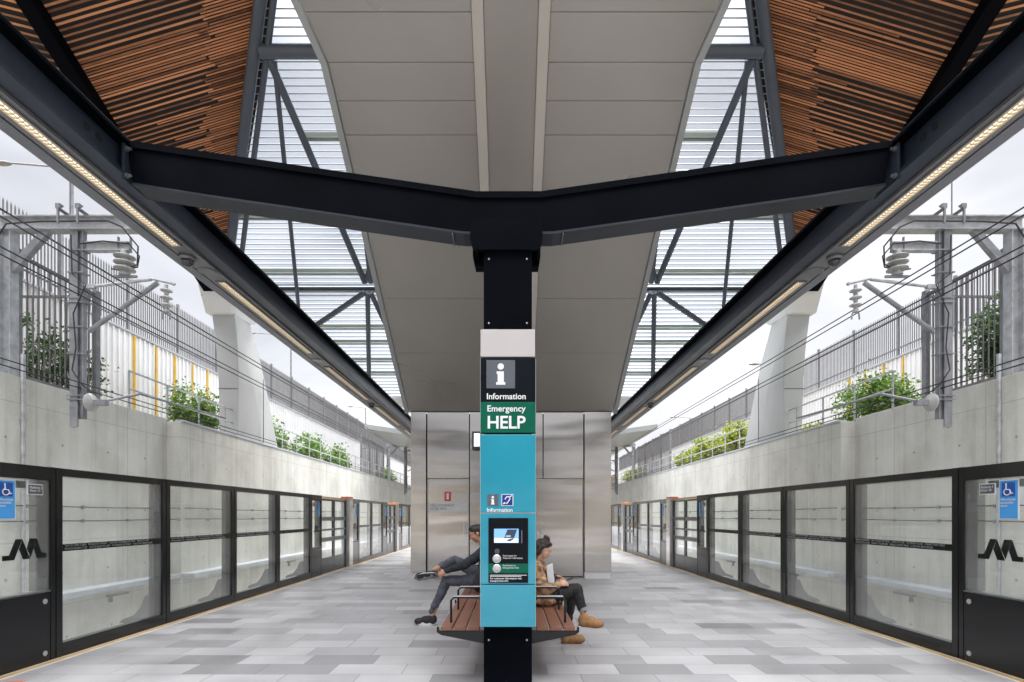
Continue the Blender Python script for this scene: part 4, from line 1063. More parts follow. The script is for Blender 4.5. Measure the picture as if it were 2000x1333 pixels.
# ------------------------------------------------------------------ platform screen doors
BAND_L = ["TAP MY OPAL CARD   PHASES MY WORRY   I AM NOT LISTENING MY WAY   MAKES MY DAY",
       "I'M ROUGHING IT UP   YOU'VE BEEN MY GIFT   I'M MAKING UP FOR IT   THAT'S MY DREAM LAND"]
BAND_R = ["SHE'S MY DREAMER   LIVE TO PLAY MY SONG   LIVING MY LIFE   TO DREAM TO BE   I WANT YOU THAT",
       "PULLING ME HOME   I WANT TO EXPLORE   I REALLY DON'T MIND   I LOVE MY NEW SHOES"]
def psd(sx, X):
    who = "man's" if sx < 0 else "woman's"
    o = lambda a: X + sx*a          # a metres outward (track side)
    ZT = 2.0
    def fixed(d0, d1, idx, text=True, seamtop=False):
        t = thing('glass_screen_panel', f"black-framed glass screen panel on the {who} side, {idx}", 'screen panel', (X, d0, 0), 'fixed platform screen panels')
        MB().box(o(0), o(0.16), d0+0.004, d0+0.085, 0.0, ZT).build('post', 'black', t, bevel=0.004)
        MB().box(o(0), o(0.16), d1-0.085, d1-0.004, 0.0, ZT).build('post', 'black', t, bevel=0.004)
        MB().box(o(0.002), o(0.12), d0+0.087, d1-0.087, 1.915, ZT-0.002).build('top_rail', 'black', t)
        MB().box(o(0.002), o(0.10), d0+0.087, d1-0.087, 0.0, 0.145).build('bottom_rail', 'black', t)
        MB().box(o(0.022), o(0.030), d0+0.087, d1-0.087, 0.147, 1.913).build('glass_pane', 'glass', t)
        MB().box(o(0.05), o(0.12), d1-0.19, d1-0.088, 0.147, 1.913).build('inner_mullion', 'glass_dark', t)
        bd = MB().box(o(0.012), o(0.020), d0+0.088, d1-0.088, 1.118, 1.192).build('text_band', 'black', t)
        if text and d0 < 10:
            L = BAND_L if sx < 0 else BAND_R
            for k in (0, 1):
                if sx < 0: text_mesh('band_lettering', L[k], 0.0325, 'alu', bd, (o(0.0105), d0+0.12, 1.163-0.033*k), (0,1,0), (0,0,1), depth=0.0005)
                else: text_mesh('band_lettering', L[k], 0.0325, 'alu', bd, (o(0.0105), d1-0.12, 1.163-0.033*k), (0,-1,0), (0,0,1), depth=0.0005)
        # curved gusset bracket on the track side
        pts = [(0.17,0.02),(0.62,0.02),(0.58,0.07),(0.42,0.13),(0.33,0.24),(0.26,0.40),(0.17,0.42)]
        MB().prism([(o(a), z) for a, z in pts], d1-0.05, d1-0.035).build('gusset_bracket', 'graphite', t)
    def mark(t, d, s, zc, rev):
        """M ribbon mark made of slanted bars on the glass"""
        def bar(pts):
            MB().prism([((d + (p[0] if not rev else -p[0])*s), zc+p[1]*s) for p in pts], o(0.008), o(0.014), 'X').build('ribbon_mark', 'black', t)
        bar([(-0.9,-0.28),(-0.42,-0.28),(-0.30,-0.28),(-0.22,-0.5),(-0.9,-0.5)][:0] or [(-1.15,-0.5),(-0.55,-0.5),(-0.12,0.5),(-0.46,0.5),(-0.80,-0.26),(-1.15,-0.26)])
        bar([(-0.10,0.46),(-0.28,0.0),(-0.06,-0.5),(0.32,-0.5)])
        bar([(0.36,-0.42),(0.66,0.46),(0.66,0.5),(0.30,0.5),(0.14,0.02)])
        bar([(0.70,0.48),(0.54,0.0),(0.72,-0.5),(1.25,-0.5),(1.25,-0.26),(0.98,-0.26)])
    def mpanel(d0, d1, idx, big=False):
        t = thing('door_end_panel', f"screen door end panel with glass window above black kick panel on the {who} side, {idx}", 'screen panel', (X, d0, 0), 'screen door end panels')
        MB().box(o(0), o(0.16), d0+0.004, d0+0.06, 0.0, ZT).build('post', 'black', t)
        MB().box(o(0), o(0.16), d1-0.06, d1-0.004, 0.0, ZT).build('post', 'black', t)
        MB().box(o(0.002), o(0.14), d0+0.062, d1-0.062, 1.86, ZT-0.002).build('header', 'black', t)
        MB().box(o(0.004), o(0.14), d0+0.062, d1-0.062, 0.0, 0.705).build('kick_panel', 'black', t, bevel=0.003)
        MB().box(o(-0.002), o(0.10), d0+0.062, d1-0.062, 0.712, 0.728).build('sill_trim', 'graphite', t)
        MB().box(o(0.022), o(0.030), d0+0.062, d1-0.062, 0.73, 1.858).build('glass_pane', 'glass', t)
        MB().box(o(0.05), o(0.13), d1-0.17, d1-0.062, 0.73, 1.858).build('inner_mullion', 'glass_dark', t)
        if big:
            k = 1.0
            for zz in (0.62, 0.09):
                MB().lathe([(0.027,0),(0.027,0.006),(0.02,0.008)], (o(0.003), d1-0.13, zz), (-sx,0,0), 16).build('round_cap', 'alu', t, True)
            mark(t, 5.32 if sx < 0 else 5.22, 0.20, 1.17, sx > 0)
            # door operator box behind the header glass
            MB().box(o(0.03), o(0.1), d0+0.3, d1-0.32, 1.77, 1.84).build('operator_box', 'graphite', t)
            # stickers
            dd = 5.13 if sx < 0 else 5.12
            s = thing('accessible_sticker', f"light blue wheelchair sticker on the glass on the {who} side", 'sticker', (o(0.01), dd, 1.6), 'wheelchair stickers')
            MB().box(o(0.016), o(0.021), dd-0.102, dd+0.102, 1.462, 1.838).build('border', 'txt', s)
            MB().box(o(0.012), o(0.0155), dd-0.092, dd+0.092, 1.470, 1.828).build('backing', 'skyblue', s)
            q = MB().box(o(0.009), o(0.0115), dd-0.068, dd+0.066, 1.68, 1.812).build('blue_square', 'blue', s)
            fw = 1 if sx < 0 else -1      # reading direction in +Y or -Y
            wc = MB()
            def w3(a, z): return (o(0.0065), dd + fw*a, z)
            wc.ball(w3(-0.018,1.795), (0.002,0.0095,0.0095))
            wc.path([w3(-0.018,1.785), w3(-0.016,1.745), w3(0.018,1.743), w3(0.036,1.705), w3(0.05,1.71)], 0.0055, 6)
            wc.path([w3(-0.008+0.033*math.cos(a_), 1.722+0.030*math.sin(a_)) for a_ in [R(100+i*22) for i in range(12)]], 0.005, 6)
            wc.build('wheelchair_symbol', 'txt', q, True)
            text_mesh('lettering', "Wheelchair\naccessible\nspace", 0.034, 'txt', s, (o(0.0105), dd-fw*0.082, 1.640), (0,fw,0), (0,0,1), depth=0.0006, lh=0.85)
            d2 = 5.45 if sx < 0 else 5.35
            s = thing('door_number_sticker', f"small dark door number sticker with white border on the {who} side", 'sticker', (o(0.01), d2, 1.7), 'door number stickers')
            MB().box(o(0.016), o(0.021), d2-0.09, d2+0.09, 1.705, 1.815).build('border', 'txt', s)
            MB().box(o(0.012), o(0.0155), d2-0.08, d2+0.08, 1.715, 1.805).build('backing', 'info_grey', s)
            text_mesh('lettering', "Platform 2\nDoor 17" if sx < 0 else "Platform 1\nDoor 18", 0.034, 'txt', s, (o(0.0105), d2-fw*0.07, 1.768), (0,fw,0), (0,0,1), depth=0.0006, lh=0.9)
        else:
            mark(t, (d0+d1)/2, 0.16, 1.17, sx > 0)
            fw = 1 if sx < 0 else -1
            MB().box(o(0.012), o(0.018), d1-0.22, d1-0.12, 1.47, 1.83).build('blue_sticker', 'skyblue', t)
            MB().box(o(0.012), o(0.018), d0+0.14, d0+0.30, 1.72, 1.82).build('number_sticker', 'info_grey', t)
    def pillar(d0, d1, idx):
        t = thing('door_pillar', f"silver screen door pillar with orange beacon on the {who} side, {idx}", 'door pillar', (X, d0, 0), 'screen door pillars')
        MB().box(o(-0.03), o(0.22), d0, d1, 0.0, 2.0).build('casing', 'alu', t, bevel=0.01)
        MB().box(o(-0.034), o(-0.031), d0+0.02, d1-0.02, 0.02, 1.97).build('cover_strip', 'steel', t)
        MB().box(o(-0.04), o(0.22), d0-0.005, d1+0.005, 2.003, 2.05).build('beacon', 'orange', t, bevel=0.015)
    def sliding(d0, d1, idx):
        t = thing('sliding_screen_door', f"closed pair of glass sliding screen doors with dark cross bars on the {who} side, {idx}", 'sliding doors', (X, d0, 0), 'sliding screen doors')
        mid = (d0+d1)/2
        for a, b in ((d0+0.01, mid-0.006), (mid+0.006, d1-0.01)):
            l = MB().box(o(0.05), o(0.10), a, a+0.06, 0, 1.93).box(o(0.05), o(0.10), b-0.06, b, 0, 1.93).box(o(0.05), o(0.10), a+0.06, b-0.06, 1.88, 1.93).box(o(0.05), o(0.10), a+0.06, b-0.06, 0.0, 0.40)
            l.build('door_leaf', 'black', t)
            g2 = MB().box(o(0.07), o(0.076), a+0.062, b-0.062, 0.402, 1.878).build('glass_pane', 'glass', t)
            MB().box(o(0.045), o(0.068), a+0.062, b-0.062, 1.36, 1.46).box(o(0.045), o(0.068), a+0.062, b-0.062, 1.10, 1.15).box(o(0.045), o(0.068), a+0.062, b-0.062, 0.82, 0.93).build('cross_bar', 'graphite', t)
        MB().box(o(0.03), o(0.20), d0+0.005, d1-0.005, 1.945, 1.985).build('header', 'gold', t)
    mpanel(3.90, 5.676, 'bearing the big ribbon mark', True)
    sliding(1.7, 3.89, 'beside the camera')
    fixed(5.68, 7.50, 'first past the wheelchair sticker')
    fixed(7.504, 9.34, 'second past the wheelchair sticker')
    fixed(9.344, 11.11, 'third past the wheelchair sticker')
    fixed(11.114, 12.95, 'fourth, beside the small ribbon mark')
    mpanel(12.954, 13.67, 'before the first orange-topped pillar')
    sliding(13.68, 15.86, 'before the first orange-topped pillar')
    pillar(15.87, 16.25, 'nearer one')
    mpanel(16.26, 16.98, 'just past the first pillar')
    fixed(16.99, 18.6, 'first past the nearer pillar', False)
    fixed(18.604, 20.2, 'second past the nearer pillar', False)
    mpanel(20.21, 20.9, 'before the second pillar')
    sliding(20.91, 22.5, 'before the second pillar')
    pillar(22.51, 22.9, 'farther one')
    mpanel(22.91, 23.7, 'past the farther pillar')
    fixed(23.71, 25.5, 'first past the farther pillar', False)
    fixed(25.504, 27.3, 'second past the farther pillar', False)
    fixed(27.304, 29.1, 'last before the far end', False)
psd(-1, XL); psd(1, XR)

# orange floor mark at the near edge
o_ = MB().prism([(-4.66,4.85),(-4.40,4.93),(-4.42,4.80),(-4.6,4.7)], 0.0005, 0.0035, 'Z').build('floor_marking', 'orange', loc=(-4.5,4.85,0))
tag(o_, "small orange floor sticker at the platform edge below the black kick panel", 'floor sticker')

# ------------------------------------------------------------------ help point
def helppoint():
    F = 4.58
    def X(px): return (px-998)/1060*F
    def Z(py): return 1.5+(1007-py)/1060*F
    x0, x1 = X(938.5), X(1046)
    B = 4.655
    t = thing('help_point', "tall cyan information and emergency help point with screen and two buttons", 'help point', (CX, F, Z(1225)))
    def bx(name, a, b, c, d, ma, f=0.0, parent=None, back=B, bevel=0.0):
        return MB().box(X(a), X(b), F-f, back, Z(d), Z(c)).build(name, ma, parent or t, bevel=bevel)
    bx('cap_panel', 938.5, 1045, 643.5, 697, 'cap', bevel=0.003)
    ib = bx('information_panel', 938.5, 1045.5, 699, 785, 'info_black', bevel=0.002)
    gp = bx('emergency_panel', 938.5, 1045.5, 785.4, 845.5, 'green', bevel=0.002)
    bx('upper_panel', 938.5, 1046, 849, 1001, 'cyan', bevel=0.003)
    bx('middle_panel', 938.5, 1046, 1003, 1141, 'cyan', bevel=0.003)
    bx('lower_panel', 938.5, 1046, 1142.5, 1225, 'cyan', bevel=0.003)
    MB().box(x0+0.006, x1-0.006, F+0.01, B, Z(1224), Z(644)).build('core', 'info_black', t) if False else None
    for xe in (x0-0.0032, x1+0.0002):
        MB().box(xe, xe+0.003, F+0.004, B+0.01, Z(1225), Z(700)).build('edge_trim', 'alu', t)
    MB().box(X(938.5), X(1046), F-0.0015, F+0.02, Z(1002.9), Z(1001.4)).build('seam_strip', 'alu', t)
    fx = MB()
    for px_ in (942.5, 1042): 
        for py_ in (854, 995, 1009, 1136, 1148, 1219): fx.lathe([(0.0035,0),(0.0035,0.0012),(0.002,0.0014)], (X(px_), F-0.0001, Z(py_)), (0,-1,0), 8)
    fx.build('screw', 'graphite', t)
    # icon square with i
    ic = MB().box(X(950), X(1006), F-0.004, F-0.0005, Z(759), Z(704)).build('icon_plate', 'info_grey', ib, bevel=0.0015)
    def glyph_i(cx, cy, s, parent, f):
        m = MB()
        m.lathe([(6.2*s*F/1060,0),(6.2*s*F/1060,0.002)], (X(cx), F-f, Z(cy-13.5*s)), (0,-1,0), 20)
        k = F/1060*s
        pts = [(-8,-4),(6,-4),(6,17),(9,17),(9,22),(-9,22),(-9,17),(-6,17),(-6,1),(-8,1)]
        m.prism([(X(cx)+a*k, Z(cy)-b*k) for a, b in pts], F-f-0.002, F-f)
        m.build('letter_i', 'txt', parent)
    glyph_i(978, 730, 1.0, ic, 0.0045)
    text_mesh('lettering', "Information", 0.0705, 'txt', ib, (X(950), F-0.002, Z(780)), (1,0,0), (0,0,1), bold=0.014)
    text_mesh('lettering', "Emergency", 0.0735, 'txt', gp, (X(951), F-0.002, Z(804)), (1,0,0), (0,0,1), bold=0.014)
    text_mesh('lettering', "HELP", 0.150, 'txt', gp, (X(950.5), F-0.002, Z(837)), (1,0,0), (0,0,1), bold=0.018, spacing=0.97)
    up = bpy.data.objects['upper_panel']
    a = MB().box(X(952), X(973.5), F-0.004, F-0.0005, Z(988), Z(966)).build('icon_plate', 'info_grey', up)
    glyph_i(962.5, 977, 0.4, a, 0.0045)
    MB().box(X(979.5), X(1002.5), F-0.003, F-0.0005, Z(988.5), Z(965.5)).build('icon_border', 'txt', up)
    e = MB().box(X(980.7), X(1001.2), F-0.0045, F-0.0031, Z(987.3), Z(966.7)).build('ear_plate', 'navyblue', up)
    cx, cy, k = X(991), Z(977), F/1060
    ear = MB().path([(cx+k*a_, F-0.006, cy+k*b_) for a_, b_ in ((-3,-6),(-1,-7),(1,-4),(3,-1),(5,2),(4.5,5),(2,6.5),(-1.5,6),(-4,3),(-4,1))], 0.0048, 6)
    ear.tube((cx-k*8,F-0.006,cy-k*8),(cx-k*4.5,F-0.006,cy-k*5),0.006,n=6).tube((cx+k*4,F-0.006,cy+k*5),(cx+k*8.5,F-0.006,cy+k*8.8),0.005,n=6)
    ear.build('ear_symbol', 'txt', e)
    text_mesh('lettering', "Information", 0.0465, 'txt', up, (X(950.5), F-0.002, Z(1000)), (1,0,0), (0,0,1), bold=0.014)
    # screen console
    c = bx('console', 954, 1031.5, 1012, 1138.5, 'info_black', f=0.008, back=F-0.0005, bevel=0.003)
    def cb(name, a, b, c_, d, ma, f=0.010): return MB().box(X(a), X(b), F-f, F-0.0082, Z(d), Z(c_)).build(name, ma, c)
    cb('green_band', 954.6, 1031, 1101, 1119.5, 'green')
    sc = MB().box(X(965), X(1013), F-0.0105, F-0.0082, Z(1060.5), Z(1033)).build('screen', 'scr_blue', c)
    f_ = F-0.0112
    MB().prism([(X(965.5),Z(1060)),(X(1012),Z(1060)),(X(1012),Z(1052)),(X(965.5),Z(1051))], f_, f_+0.0006).build('screen_graphic', 'scr_white', sc)
    MB().prism([(X(985),Z(1051)),(X(1004),Z(1051)),(X(1010),Z(1034.5)),(X(991),Z(1034.5))], f_-0.0004, f_+0.0004).build('screen_graphic', 'scr_dark', sc)
    MB().prism([(X(988),Z(1055)),(X(996),Z(1058)),(X(1004),Z(1052.5)),(X(1002),Z(1051.5))], f_-0.0008, f_-0.0001).build('screen_graphic', 'scr_dark', sc)
    text_mesh('lettering', "NSW", 0.018, 'scr_white', sc, (X(988), f_-0.001, Z(1049)), (1,0,0), (0,0,1), bold=0.02)
    MB().box(X(1018), X(1020), F-0.0105, F-0.0082, Z(1061), Z(1036)).build('reader_slot', 'graphite', c)
    sp_ = MB()
    for i in range(5):
        zz = Z(1077)+ (i-2)*0.009; hw = [0.012,0.019,0.022,0.019,0.012][i]
        sp_.box(X(971)-hw, X(971)+hw, F-0.0098, F-0.0082, zz-0.002, zz+0.002)
    for i in range(3): 
        xx = X(971)+(i-1)*0.013; sp_.box(xx-0.0015, xx+0.0015, F-0.0102, F-0.0099, Z(1077)-0.02, Z(1077)+0.02)
    sp_.build('speaker_grille', 'graphite', c)
    for cyy, nm in ((1091.5,'call_button'), (1110.5,'call_button')):
        bt = MB().lathe([(0.036,0),(0.036,0.006),(0.030,0.010),(0.028,0.009)], (X(970.5), F-0.0085, Z(cyy)), (0,-1,0), 28).build(nm, 'alu', c, True)
        MB().lathe([(0.022,0.009),(0.022,0.014),(0.019,0.016)], (X(970.5), F-0.0085, Z(cyy)), (0,-1,0), 24).build('button_face', 'cap', bt, True)
    text_mesh('lettering', "Push button for\nCustomer information", 0.0185, 'txt', c, (X(982), F-0.0085, Z(1087)), (1,0,0), (0,0,1), lh=1.05, depth=0.001)
    text_mesh('lettering', "Push button in\nEmergencies Only", 0.0185, 'txt', c, (X(982), F-0.0103, Z(1106)), (1,0,0), (0,0,1), lh=1.05, depth=0.001)
    MB().box(X(957), X(1029), F-0.0095, F-0.0082, Z(1124), Z(1123)).box(X(957), X(1018), F-0.0095, F-0.0082, Z(1126.3), Z(1125.3)).build('rule_line', 'txt', c)
    text_mesh('lettering', "For customer information visit\ntransportnsw.info", 0.0215, 'txt', c, (X(957), F-0.0085, Z(1131.5)), (1,0,0), (0,0,1), lh=0.95, depth=0.001, bold=0.01)
    # side mounted little display, sticking out beyond the column
    d = MB().box(X(921.5), X(937.5), 4.60, 4.72, Z(877), Z(842)).build('side_display', 'rubber', t, bevel=0.004)
    MB().box(X(925.5), X(937), 4.595, 4.599, Z(872), Z(846)).build('side_screen', 'scr_white', d)
helppoint()

# ------------------------------------------------------------------ bench
def bench():
    t = thing('platform_bench', "double-sided timber slat bench with black brackets and armrests behind the help point", 'bench', (0,6.6,0))
    A, B, ZS = 4.87, 8.6, 0.50
    for sx in (-1, 1):
        for a, b in ((0.502,0.604),(0.379,0.487),(0.255,0.364)):
            MB().box(CX+sx*a, CX+sx*b, A, B, ZS-0.035, ZS).build('seat_slat', 'bench', t, bevel=0.004)
        for z0 in (0.60, 0.76):
            MB().hexa([(CX+sx*0.20,A+0.35,z0),(CX+sx*0.175,A+0.35,z0),(CX+sx*0.175,B,z0),(CX+sx*0.20,B,z0),(CX+sx*0.18,A+0.35,z0+0.12),(CX+sx*0.155,A+0.35,z0+0.12),(CX+sx*0.155,B,z0+0.12),(CX+sx*0.18,B,z0+0.12)]).build('back_slat', 'bench', t)
        for d in (4.875, 6.45, 8.55):
            pts = [(0.20,ZS-0.04),(0.618,ZS-0.04),(0.626,ZS-0.006),(0.640,ZS-0.006),(0.640,ZS-0.05),(0.60,ZS-0.075),(0.40,ZS-0.115),(0.20,ZS-0.155)]
            MB().prism([(CX+sx*x, z) for x, z in pts], d, d+0.04).build('bracket', 'black', t)
        for k, d in enumerate((5.07, 5.76, 8.35)):
            xo, xi, zt = CX+sx*0.533, CX+sx*0.25, ZS+0.235
            m = MB().path([(xo,d,ZS-0.02),(xo,d,zt-0.03),(xo-sx*0.03,d,zt),(xi+sx*0.03,d,zt),(xi,d,zt-0.03),(xi-sx*0.03,d,ZS)], 0.011, 8)
            a = m.build('armrest', 'black', t, True)
            MB().box(xo-sx*0.02, xi+sx*0.02, d-0.02, d+0.02, zt+0.006, zt+0.016).build('arm_pad', 'alu', a, bevel=0.003)
    for d in (6.35, 8.4):
        MB().box(CX-0.10, CX+0.10, d, d+0.1, 0, ZS-0.04).build('leg', 'black', t)
        MB().box(CX-0.18, CX+0.18, d-0.06, d+0.16, 0.0, 0.012).build('foot_plate', 'black', t)
    MB().box(CX-0.14, CX+0.14, 5.05, B, ZS-0.10, ZS-0.045).build('spine', 'black', t)
bench()

# ------------------------------------------------------------------ people
def limb(m, pts, radii, n=14):
    """tapered overlapping capsules; fused later by voxel remesh"""
    for i in range(len(pts)-1):
        m.tube(pts[i], pts[i+1], radii[i], radii[i+1], n)
    for p, r in zip(pts, radii): m.ball(p, r, n, 9)
def hand(m, w, d, up, side, curl=0.6, L=0.18):
    """palm + five fingers. w wrist, d direction, up = back of hand, side = thumb side"""
    w = Vector(w); d = Vector(d).normalized(); up = Vector(up); up = (up - d*up.dot(d)).normalized(); s = d.cross(up)
    if s.dot(Vector(side)) < 0: s = -s
    pc = w + d*0.045
    Rm = Matrix((d, s, up)).transposed()
    m.ball(pc, (0.052, 0.040, 0.017), 12, 8, Rm)
    for k, (off, ln) in enumerate(((0.030,0.070),(0.010,0.078),(-0.010,0.072),(-0.030,0.056))):
        b = w + d*0.075 + s*off; p1 = b + (d*math.cos(curl*0.5) - up*math.sin(curl*0.5))*ln*0.45
        p2 = p1 + (d*math.cos(curl*1.4) - up*math.sin(curl*1.4))*ln*0.32; p3 = p2 + (d*math.cos(curl*2.2) - up*math.sin(curl*2.2))*ln*0.25
        limb(m, [b-d*0.02, p1, p2, p3], [0.0095,0.0088,0.0082,0.007], 8)
    tb_ = w + d*0.025 + s*0.030
    t1 = tb_ + (d*0.5+s*0.75-up*0.3).normalized()*0.032; t2 = t1 + (d*0.85+s*0.2-up*0.4).normalized()*0.030
    limb(m, [tb_-s*0.012, t1, t2], [0.012,0.0105,0.0085], 8)
def fuse(o, vox=0.007, sm=4):
    r = o.modifiers.new("r", 'REMESH'); r.mode = 'VOXEL'; r.voxel_size = vox; r.use_smooth_shade = True
    s = o.modifiers.new("s", 'SMOOTH'); s.factor = 0.5; s.iterations = sm
def head(m, c, face, up, k=1.0):
    """c head centre, face dir, up dir; skull, jaw, nose, lips, brow, ears"""
    f = Vector(face).normalized(); u = Vector(up); u = (u - f*u.dot(f)).normalized(); s = u.cross(f); c = Vector(c)
    Rm = Matrix((f, s, u)).transposed()
    def pt(a, b, d): return c + (f*a + s*b + u*d)*k
    m.ball(pt(-0.012,0,0.028), (0.094*k,0.074*k,0.084*k), 18, 12, Rm)
    m.ball(pt(0.028,0,-0.022), (0.058*k,0.060*k,0.078*k), 16, 10, Rm)
    m.ball(pt(0.054,0,-0.084), (0.024*k,0.026*k,0.020*k), 12, 8, Rm)
    m.ball(pt(0.072,0,0.026), (0.018*k,0.045*k,0.010*k), 12, 8, Rm)
    limb(m, [pt(0.080,0,0.012), pt(0.100,0,-0.022)], [0.009*k,0.0125*k], 8)
    m.ball(pt(0.084,0,-0.028), (0.014*k,0.017*k,0.009*k), 10, 6, Rm)
    m.ball(pt(0.080,0,-0.050), (0.012*k,0.021*k,0.006*k), 10, 6, Rm); m.ball(pt(0.078,0,-0.060), (0.012*k,0.019*k,0.007*k), 10, 6, Rm)
    for q in (-1, 1):
        m.ball(pt(-0.008,q*0.074,-0.006), (0.017*k,0.008*k,0.030*k), 10, 8, Rm)
        m.ball(pt(0.058,q*0.036,-0.016), (0.022*k,0.022*k,0.020*k), 10, 8, Rm)
    return pt, Rm
def eyes(pt, Rm, parent, k=1.0):
    e = MB(); w = MB()
    for q in (-1, 1):
        w.ball(pt(0.078,q*0.030,0.006), (0.008*k,0.013*k,0.006*k), 10, 6, Rm)
        e.ball(pt(0.083,q*0.030,0.006), (0.004*k,0.006*k,0.0055*k), 8, 6, Rm)
        e.ball(pt(0.084,q*0.030,0.026), (0.006*k,0.018*k,0.0035*k), 8, 6, Rm)
        e.ball(pt(0.084,q*0.030,0.0125), (0.005*k,0.014*k,0.002*k), 8, 6, Rm)
    w.build('eyeball', 'shoe_sole', parent, True); e.build('eye_detail', 'hair', parent, True)
    l = MB().ball(pt(0.088,0,-0.055), (0.006*k,0.017*k,0.0055*k), 10, 6, Rm); l.build('lips', 'boot_sole', parent, True)

def folds(o, strength=0.016, size=0.07, seed=0):
    tx = bpy.data.textures.new("cloth_folds", 'CLOUDS'); tx.noise_scale = size; tx.noise_depth = 2; tx.noise_basis = 'VORONOI_F2_F1' if seed % 2 else 'ORIGINAL_PERLIN'
    d = o.modifiers.new("d", 'DISPLACE'); d.texture = tx; d.strength = strength; d.mid_level = 0.5; d.texture_coords = 'GLOBAL'
    q = o.modifiers.new("q", 'SMOOTH'); q.factor = 0.5; q.iterations = 1
def shoe(parent, heel, toe, up, ma, ma_sole, L=0.27, boot=False, ankle=None):
    heel = Vector(heel); toe = Vector(toe); d = (toe-heel).normalized(); u = Vector(up); u = (u - d*u.dot(d)).normalized(); s = u.cross(d)
    K = 0.93 if boot else 1.12
    def pt(a, b, c): return heel + d*a*K + s*b*K + u*c*K
    up_ = MB(); Rm = Matrix((d, s, u)).transposed()
    h = 0.055 if not boot else 0.06
    g_ = 1.16 if boot else 1.12
    g_ *= 1.15
    up_.ball(pt(0.045,0,h+0.012), (0.060,0.042*g_,0.060*g_), 14, 9, Rm)
    up_.ball(pt(0.06,0,h+0.035), (0.048,0.040*g_,0.045*g_), 14, 9, Rm)
    up_.ball(pt(0.12,0,h+0.002), (0.095,0.043*g_,0.050*g_), 14, 9, Rm)
    up_.ball(pt(0.205,0.0,h-0.012), (0.082,0.046*g_,0.038*g_), 14, 9, Rm)
    if boot: up_.ball(pt(0.10,0,h+0.03), (0.05,0.035,0.04), 12, 8, Rm)
    if ankle is not None:
        a = Vector(ankle)
        q = pt(0.055,0,h+0.02); up_.tube(q, q.lerp(a, 0.7), 0.046, 0.044 if boot else 0.036, 14)
    o = up_.build('shoe_upper' if not boot else 'boot_upper', ma, parent, True); fuse(o, 0.006, 3)
    sl = MB()
    outl = []
    for i in range(22):
        a = 2*math.pi*i/22; ca, sa = math.cos(a), math.sin(a)
        w = 0.044 if ca < 0 else 0.052
        outl.append((0.135+0.142*ca, w*sa*(1-0.12*(1-abs(ca)))))
    n = len(outl)
    def ring(c, k): return [pt(a, b*k, c + (0.02 if a > 0.22 else 0.0) + (0.006 if a < 0.05 else 0)) for a, b in outl]
    vs = ring(0.0, 0.97) + ring(0.014, 1.0) + ring(0.032 if not boot else 0.036, 0.97)
    fs = [tuple(range(n-1,-1,-1)), tuple(range(2*n, 3*n))]
    for j in (0,1):
        for i in range(n): fs.append((j*n+i, j*n+(i+1)%n, (j+1)*n+(i+1)%n, (j+1)*n+i))
    sl.add(vs, fs); so = sl.build('sole', ma_sole, parent, True)
    tr = MB(); ri = [p for p in ring(-0.003, 0.80)]; ro = [p for p in ring(0.001, 0.80)]
    cmid = pt(0.135,0,0)
    ri = [cmid.lerp(p, 1.10) for p in ri]; ro = [cmid.lerp(p, 1.10) for p in ro]
    tr.add(ri+ro, [tuple(range(n-1,-1,-1)), tuple(range(n,2*n))]+[(i,(i+1)%n,(i+1)%n+n,i+n) for i in range(n)])
    tr.build('tread', 'graphite' if not boot else 'boot_sole', so)

